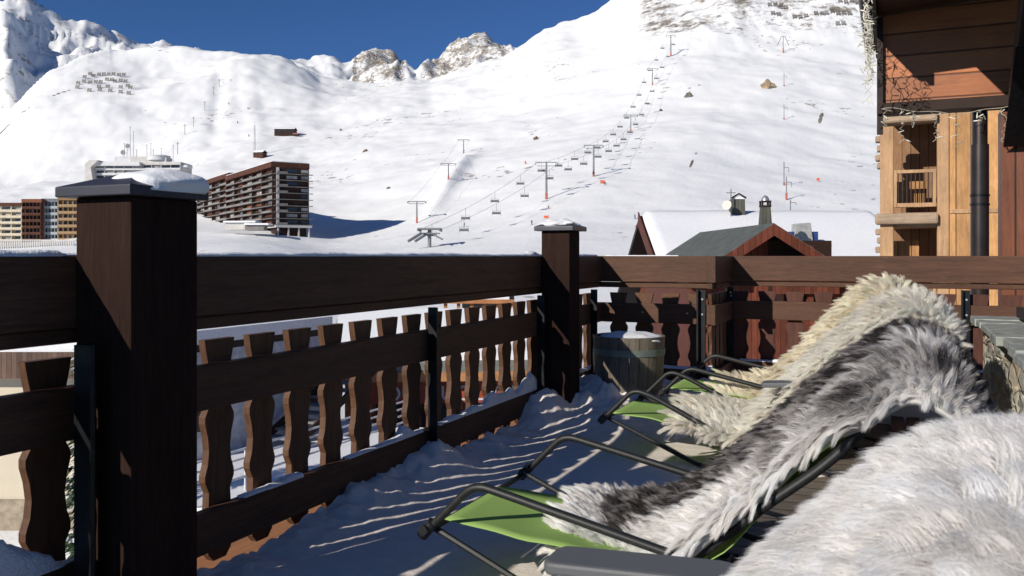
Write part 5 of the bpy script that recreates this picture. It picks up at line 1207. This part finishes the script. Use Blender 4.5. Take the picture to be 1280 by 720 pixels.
t = thing('stone_wall', S(1.3,0.4,0), 'low rubble stone wall with a slate coping at the right edge', 'wall')
b = MB(); nv, nz = 120, 30; vs = []
for i in range(nv+1):
    for j in range(nz+1):
        v_ = 3.2*i/nv; z = 0.60*j/nz; off = 0.030*fbm(np.array(v_*7), np.array(z*11), 4, 88)-0.02*float(np.abs(fbm(np.array(v_*5), np.array(z*8), 2, 89)) < 0.08)
        vs.append(S(v_, 0.04-float(off), z))
b.add(vs, [(i*(nz+1)+j, i*(nz+1)+j+1, (i+1)*(nz+1)+j+1, (i+1)*(nz+1)+j) for i in range(nv) for j in range(nz)])
b.box(S(0.001,0.06,0), -L*3.19, N*1.0, UP*0.598)
b.box(S(-0.0,0.03,0), -L*0.14, N*0.03, UP*0.599)
b.build('rubble_face', stone_mat(), t)
slate = simple('grey_green_slate', (0.30,0.32,0.29), 0.6, 0.3, 0, 0.35, 14, 0.4)
rr = random.Random(9); v = -0.03
while v < 3.2:
    ln = rr.uniform(0.22,0.42); b = MB(); o1, z1, th_ = rr.uniform(-0.03,0.012), rr.uniform(0.0,0.008), rr.uniform(0.032,0.045)
    b.box(S(v,-0.02+o1,0.604+z1), -L*(ln-0.008), N*0.36, UP*th_); b.build('coping_slab', slate, t, bevel=0.006); v += ln
t = thing('cover_panel', S(1.2,0.6,0.66), 'dark brown flat board lying on the stone wall', 'panel')
b = MB(); b.box(S(0.25,0.20,0.668), -L*2.4, N*0.8, UP*0.045); b.build('board', wood('dark_board', (0.06,0.045,0.038), (0.12,0.09,0.075), 'L'), t, bevel=0.006)
b = MB(); b.box(S(0.25,0.17,0.664), -L*2.4, N*0.028, UP*0.055); b.build('edge_strip', M['trim'], t)
# slatted step lying by the wall foot
t = thing('duckboard', S(0.55,-0.30,0), 'dark slatted board lying at the foot of the stone wall', 'board')
for k in range(5):
    b = MB(); b.box(S(-0.35,-0.46+k*0.085,0.012), -L*0.9, N*0.066, UP*0.028); b.build('slat', M['rail_L'], t, bevel=0.003)
# ------------------------------------------------------------------ buildings seen through the left railing
GZ = -6.6
def bx(nm, t, x0, x1, y0, y1, z0, z1, m_, bev=0): b = MB(); b.aabb(x0,x1,y0,y1,z0,z1); return b.build(nm, m_, t, bevel=bev)
# cream house left
Yc = 24.0; x0, x1 = PX(-260,0,Yc).x, PX(104,0,Yc).x
t = thing('cream_house', Vector(((x0+x1)/2,Yc,GZ)), 'cream walled house with a brown board fascia, seen through the left end of the railing', 'house')
bx('wall', t, x0, x1, Yc, Yc+8, GZ-1, ZZ(470,Yc), M['cream'])
bx('fascia', t, x0-0.4, x1+0.25, Yc-0.5, Yc+8.4, ZZ(470,Yc), ZZ(438,Yc), wood('brown_fascia_boards', (0.10,0.06,0.045), (0.19,0.12,0.09), 'z', plank=0.14, plank_axis='x'))
bx('roof_snow', t, x0-0.4, x1+0.25, Yc-0.4, Yc+8.3, ZZ(438,Yc)+0.003, ZZ(438,Yc)+0.35, M['soft_snow'])
bx('window', t, PX(36,0,Yc).x, PX(48,0,Yc).x, Yc-0.05, Yc, ZZ(500,Yc), ZZ(475,Yc), M['glass']); bx('shutter', t, PX(31,0,Yc).x, PX(36,0,Yc).x, Yc-0.08, Yc, ZZ(505,Yc), ZZ(472,Yc), M['grey_slab'])
bx('plinth', t, x0-0.05, x1+0.05, Yc-0.1, Yc+8, GZ-1, ZZ(624,Yc), simple('stone_plinth', (0.32,0.27,0.2), 0.9))
bx('window', t, PX(-40,0,Yc).x, PX(-10,0,Yc).x, Yc-0.05, Yc, ZZ(590,Yc), ZZ(555,Yc), M['glass'])
def conifer(p, h, r, label, seed, lean=0):
    rr = random.Random(seed); t = thing('conifer', p, label, 'tree')
    b = MB(); b.tube([p-UP*0.3, p+UP*h*0.5, p+UP*h], [r*0.09, r*0.06, 0.01], 7); b.build('trunk', M['trim'], t)
    vs = []; fs = []; ms = []
    for i in range(2600):
        f = rr.random()**0.8; z = h*(0.04+0.95*f); R_ = r*(1-f)**0.8*(0.75+0.35*math.sin(z*7+rr.random())); a = rr.random()*2*math.pi; d = R_*(0.35+0.65*rr.random()**0.5)
        c = p+Vector((d*math.cos(a), d*math.sin(a), z-0.25*d)); s = 0.05+0.07*rr.random()
        dr = Vector((math.cos(a),math.sin(a),-0.35+rr.uniform(-0.3,0.3))).normalized(); sd = dr.cross(Vector((rr.uniform(-1,1),rr.uniform(-1,1),1))).normalized()
        k = len(vs); vs += [c-dr*s-sd*s*0.35, c-dr*s+sd*s*0.35, c+dr*s*1.3]; fs.append((k,k+1,k+2)); ms.append(1 if rr.random() < 0.18 else 0)
    m = MB(); m.v = [tuple(v) for v in vs]; m.f = fs; m.m = ms
    m.build('crown', [simple('needles', (0.045,0.075,0.035), 0.8, 0.2, 0, 0.5, 8), M['soft_snow']], t)
conifer(PX(108,720,14.5)*1, 4.2, 1.0, 'small snowy conifer squeezed between the cream house and the nearest post', 5)
# bush heaped with snow, bottom left
p = PX(10,715,17.5); p.z = gz(p.x,p.y)
t = thing('bush', p, 'dark leafless bush poking out of the snow in the lower left corner', 'bush'); b = MB(); rr = random.Random(4)
for i in range(420):
    a = rr.random()*6.28; d = rr.random()**0.5*2.2; c = p+Vector((d*math.cos(a), d*math.sin(a)*0.7, -0.2)); h_ = 1.5*(1-d/3)*(0.6+0.6*rr.random())
    b.tube([c, c+Vector((rr.uniform(-0.3,0.3),rr.uniform(-0.3,0.3),h_*0.6)), c+Vector((rr.uniform(-0.6,0.6),rr.uniform(-0.6,0.6),h_))], [0.015,0.01,0.004], 4, cap=False)
b.build('twigs', simple('twig_bark', (0.05,0.045,0.05), 0.9), t)
# grey house with its shaded side to us
t = thing('grey_house', Vector((-6.2,20,GZ)), 'house with a bluish shaded wall, seen through the near half of the railing', 'house')
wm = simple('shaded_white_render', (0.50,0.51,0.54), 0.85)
def D(v, n, z): return Vector((-6.95,17.6,0))+L*v+N*n+UP*z      # this house stands parallel to the terrace
near_ = D(0.5,0,0); dv = near_.normalized()
foot = [D(0.5,0,GZ-1), D(5.4,0,GZ-1), D(5.4,-6,GZ-1), D(0.5,0,GZ-1)+dv*6.5]
b = MB(); b.prism(foot, UP*6.54); b.build('wall', wm, t)
top_ = [Vector((p_.x,p_.y,-1.05)) for p_ in foot]; b = MB(); b.prism(top_, UP*0.15); b.build('roof', M['trim'], t); b = MB(); b.prism([p_+UP*0.154 for p_ in top_], UP*0.3); b.build('roof_snow', M['soft_snow'], t)
for v_ in (0.6, 2.1, 4.2):
    b = MB(); b.box(D(v_,0.003,-2.75), L*0.5, N*0.05, UP*0.95); w_ = b.build('window', M['trim'], t); b = MB(); b.box(D(v_+0.06,0.055,-2.68), L*0.38, N*0.01, UP*0.8); g_ = b.build('pane', M['glass'], w_)
b = MB(); b.box(D(-2.0,0.003,GZ-1), L*7.6, N*5.0, UP*4.0); b.build('terrace', M['concrete'], t); b = MB(); b.box(D(-2.0,0.003,-3.598), L*7.6, N*4.98, UP*0.24); b.build('terrace_snow', M['soft_snow'], t)
t = thing('outside_stair', D(4.0,0.8,-3.3), 'slanting outside stair with dark stringers on the shaded house wall', 'stair')
for n_ in (0.3, 1.3):
    b = MB(); b.prism([D(2.2,n_,-3.35), D(5.6,n_,-1.95), D(5.6,n_,-1.75), D(2.2,n_,-3.15)], N*0.05); b.build('stringer', M['dark_clad'], t)
for k in range(10):
    b = MB(); b.box(D(2.35+k*0.33,0.36,-3.2+k*0.137), L*0.3, N*0.93, UP*0.05); b.build('tread', M['grey_slab'], t)
t = thing('white_railing', D(0,2.6,-3.3), 'white tubular railing with three bars on the low snowy terrace', 'railing')
for k in range(4):
    b = MB(); b.tube([D(-2,2.5,-3.1+k*0.17), D(5.5,2.5,-3.1+k*0.17)], 0.022, 6); b.build('bar', simple('white_paint_bar', (0.75,0.75,0.74), 0.5), t)
for k in range(7):
    b = MB(); b.tube([D(-2+k*1.25,2.5,-3.4), D(-2+k*1.25,2.5,-2.57)], 0.025, 6); b.build('upright', M['white_wall'], t)
# shop with orange walls and a snow covered roof
HL = Vector((0.996,0.09,0)); HN = Vector((0.09,-0.996,0))
def H(v, n, z): return Vector((-4.3,24.5,0.75))+HL*v+HN*n+UP*z
brick = wood('orange_brown_boards', (0.26,0.085,0.035), (0.44,0.17,0.075), 'z', plank=0.2, plank_axis='x', scale=0.5)
t = thing('wooden_shop', H(2.7,0,GZ), 'orange brown wooden shop with white lettering, seen through the left railing', 'shop')
b = MB(); b.box(H(-0.5,-5.0,GZ-1), HL*5.4, HN*5.0, UP*4.75); b.build('wall', brick, t)
b = MB(); b.prism([H(-1.0,-5.4,-2.85), H(-1.0,-2.5,-1.75), H(-1.0,0.55,-2.85), H(-1.0,0.55,-3.05), H(-1.0,-2.5,-1.95), H(-1.0,-5.4,-3.05)], HL*6.3); b.build('roof', simple('grey_green_roof', (0.17,0.18,0.16), 0.7), t)
b = MB(); b.prism([H(-0.9,-5.2,-2.80), H(-0.9,-2.5,-1.74), H(-0.9,0.30,-2.75), H(-0.9,0.30,-2.50), H(-0.9,-2.5,-1.42), H(-0.9,-5.2,-2.50)], HL*6.1); b.build('roof_snow', M['soft_snow'], t)
b = MB(); b.box(H(-1.0,0.56,-3.30), HL*6.3, HN*0.05, UP*0.26); b.build('fascia', simple('orange_fascia', (0.46,0.22,0.09), 0.7), t)
for k, v_ in enumerate((0.4, 1.7, 3.0, 4.2)):
    b = MB(); b.box(H(v_,0.003,-5.9), HL*1.1, HN*0.05, UP*1.9); w_ = b.build('window', M['trim'], t); b = MB(); b.box(H(v_+0.1,0.055,-5.8), HL*0.9, HN*0.01, UP*1.7); g_ = b.build('pane', M['glass'], w_)
b = MB(); b.box(H(-0.3,0.04,-4.0), HL*5.0, HN*0.06, UP*0.62); sb = b.build('sign_board', simple('red_sign', (0.33,0.07,0.04), 0.6), t)
def lettering(s, v0, n, z, h, m_, name, parent):
    cu = bpy.data.curves.new(name, 'FONT'); cu.body = s; cu.size = h; cu.extrude = 0.01
    o = bpy.data.objects.new(name, cu); COL.objects.link(o)
    dg = bpy.context.evaluated_depsgraph_get(); me_ = bpy.data.meshes.new_from_object(o.evaluated_get(dg)); bpy.data.objects.remove(o)
    o = bpy.data.objects.new(name, me_); COL.objects.link(o); me_.materials.clear(); me_.materials.append(m_)
    for v in me_.vertices:
        v.co = H(v0, n, z)+HL*v.co.x+UP*v.co.y+HN*v.co.z - parent.location
    o.parent = parent; return o
for v_, s_ in ((0.6,'OU'),(1.75,'NUOU'),(3.75,'OI')): lettering(s_, v_, 0.115, -3.92, 0.62, M['white_wall'], 'sign_letters', t)
# a second hut with a log eave and a long snowy roof
t = thing('log_hut', PX(470,470,34), 'low log hut with a deep snowy roof behind the orange shop', 'hut')
b = MB(); b.box(Vector((-6.4,33,GZ-1)), (6.4,0,0), (0,4,0), UP*3.4); b.build('wall', logm, t)
b = MB(); b.prism([(-6.9,32.4,-3.9),(0.4,32.4,-3.9),(0.4,35,-2.75),(-6.9,35,-2.75)], UP*0.15); b.prism([(-6.9,35,-2.75),(0.4,35,-2.75),(0.4,37.6,-3.9),(-6.9,37.6,-3.9)], UP*0.15); b.build('roof', M['roof_slate'], t)
b = MB(); b.prism([(-6.8,32.6,-3.73),(0.3,32.6,-3.73),(0.3,35,-2.59),(-6.8,35,-2.59)], UP*0.4); b.prism([(-6.8,35,-2.59),(0.3,35,-2.59),(0.3,37.4,-3.73),(-6.8,37.4,-3.73)], UP*0.4); b.build('roof_snow', M['soft_snow'], t)
# open timber canopy of the market, its orange edge just under the top rail
t = thing('market_canopy', Vector((0,50,GZ-2)), 'open timber canopy with an orange edge, just below the top rail', 'canopy')
Yq = 50; xa, xb2 = PX(550,0,Yq).x, PX(643,0,Yq).x
bx('edge_beam', t, xa, xb2, Yq, Yq+0.2, ZZ(379.5,Yq), ZZ(374.5,Yq), M['ledge']); bx('roof', t, xa, xb2, Yq+0.22, Yq+6, ZZ(377,Yq), ZZ(375.5,Yq), M['trim']); bx('roof_snow', t, xa, xb2-0.3, Yq+0.3, Yq+6, ZZ(375.4,Yq), ZZ(370.5,Yq), M['soft_snow'])
for k in range(6):
    x = xa+0.2+(xb2-xa-0.5)*k/5; bx('post', t, x, x+0.2, Yq+0.25, Yq+0.45, GZ-3, ZZ(379.5,Yq), M['ledge'])
bx('stall_back', t, xa+1, xb2-0.5, Yq+5, Yq+5.2, GZ-3, ZZ(384,Yq), M['roof_slate'])
# parked car glimpsed between the slats
pcar = Vector((-6.6,34.0-4,0)); pcar = PX(424,494,29.5)
pcar.z = gz(pcar.x, pcar.y)
t = thing('parked_car', pcar, 'silver parked car glimpsed between two slats of the railing', 'car')
def c(x, y, z): return pcar+Vector((x,y,z))
silver = simple('silver_paint', (0.45,0.47,0.48), 0.25, 0.6, 0.6, 0.05, 2)
b = MB(); b.prism([c(-2.1,-0.85,0.35),c(2.1,-0.85,0.35),c(2.15,-0.85,0.75),c(1.3,-0.85,0.95),c(-1.9,-0.85,1.0),c(-2.15,-0.85,0.8)], (0,1.7,0)); b.build('body', silver, t, bevel=0.08)
b = MB(); b.prism([c(-1.8,-0.74,0.98),c(1.1,-0.74,0.95),c(0.5,-0.74,1.42),c(-1.3,-0.74,1.45)], (0,1.48,0)); b.build('cabin', M['glass'], t, bevel=0.08)
b = MB(); b.prism([c(-1.35,-0.76,1.44),c(0.55,-0.76,1.41),c(0.4,-0.76,1.48),c(-1.2,-0.76,1.52)], (0,1.52,0)); b.build('roof', silver, t, bevel=0.03)
for sx in (-1.35, 1.35):
    for sy in (-0.88, 0.70):
        b = MB(); b.tube([c(sx,sy,0.32), c(sx,sy+0.2,0.32)], 0.33, 20); wh = b.build('wheel', M['trim'], t); b = MB(); b.tube([c(sx,sy-0.01,0.32), c(sx,sy+0.05,0.32)], 0.19, 14); rm = b.build('rim', M['galv'], wh)
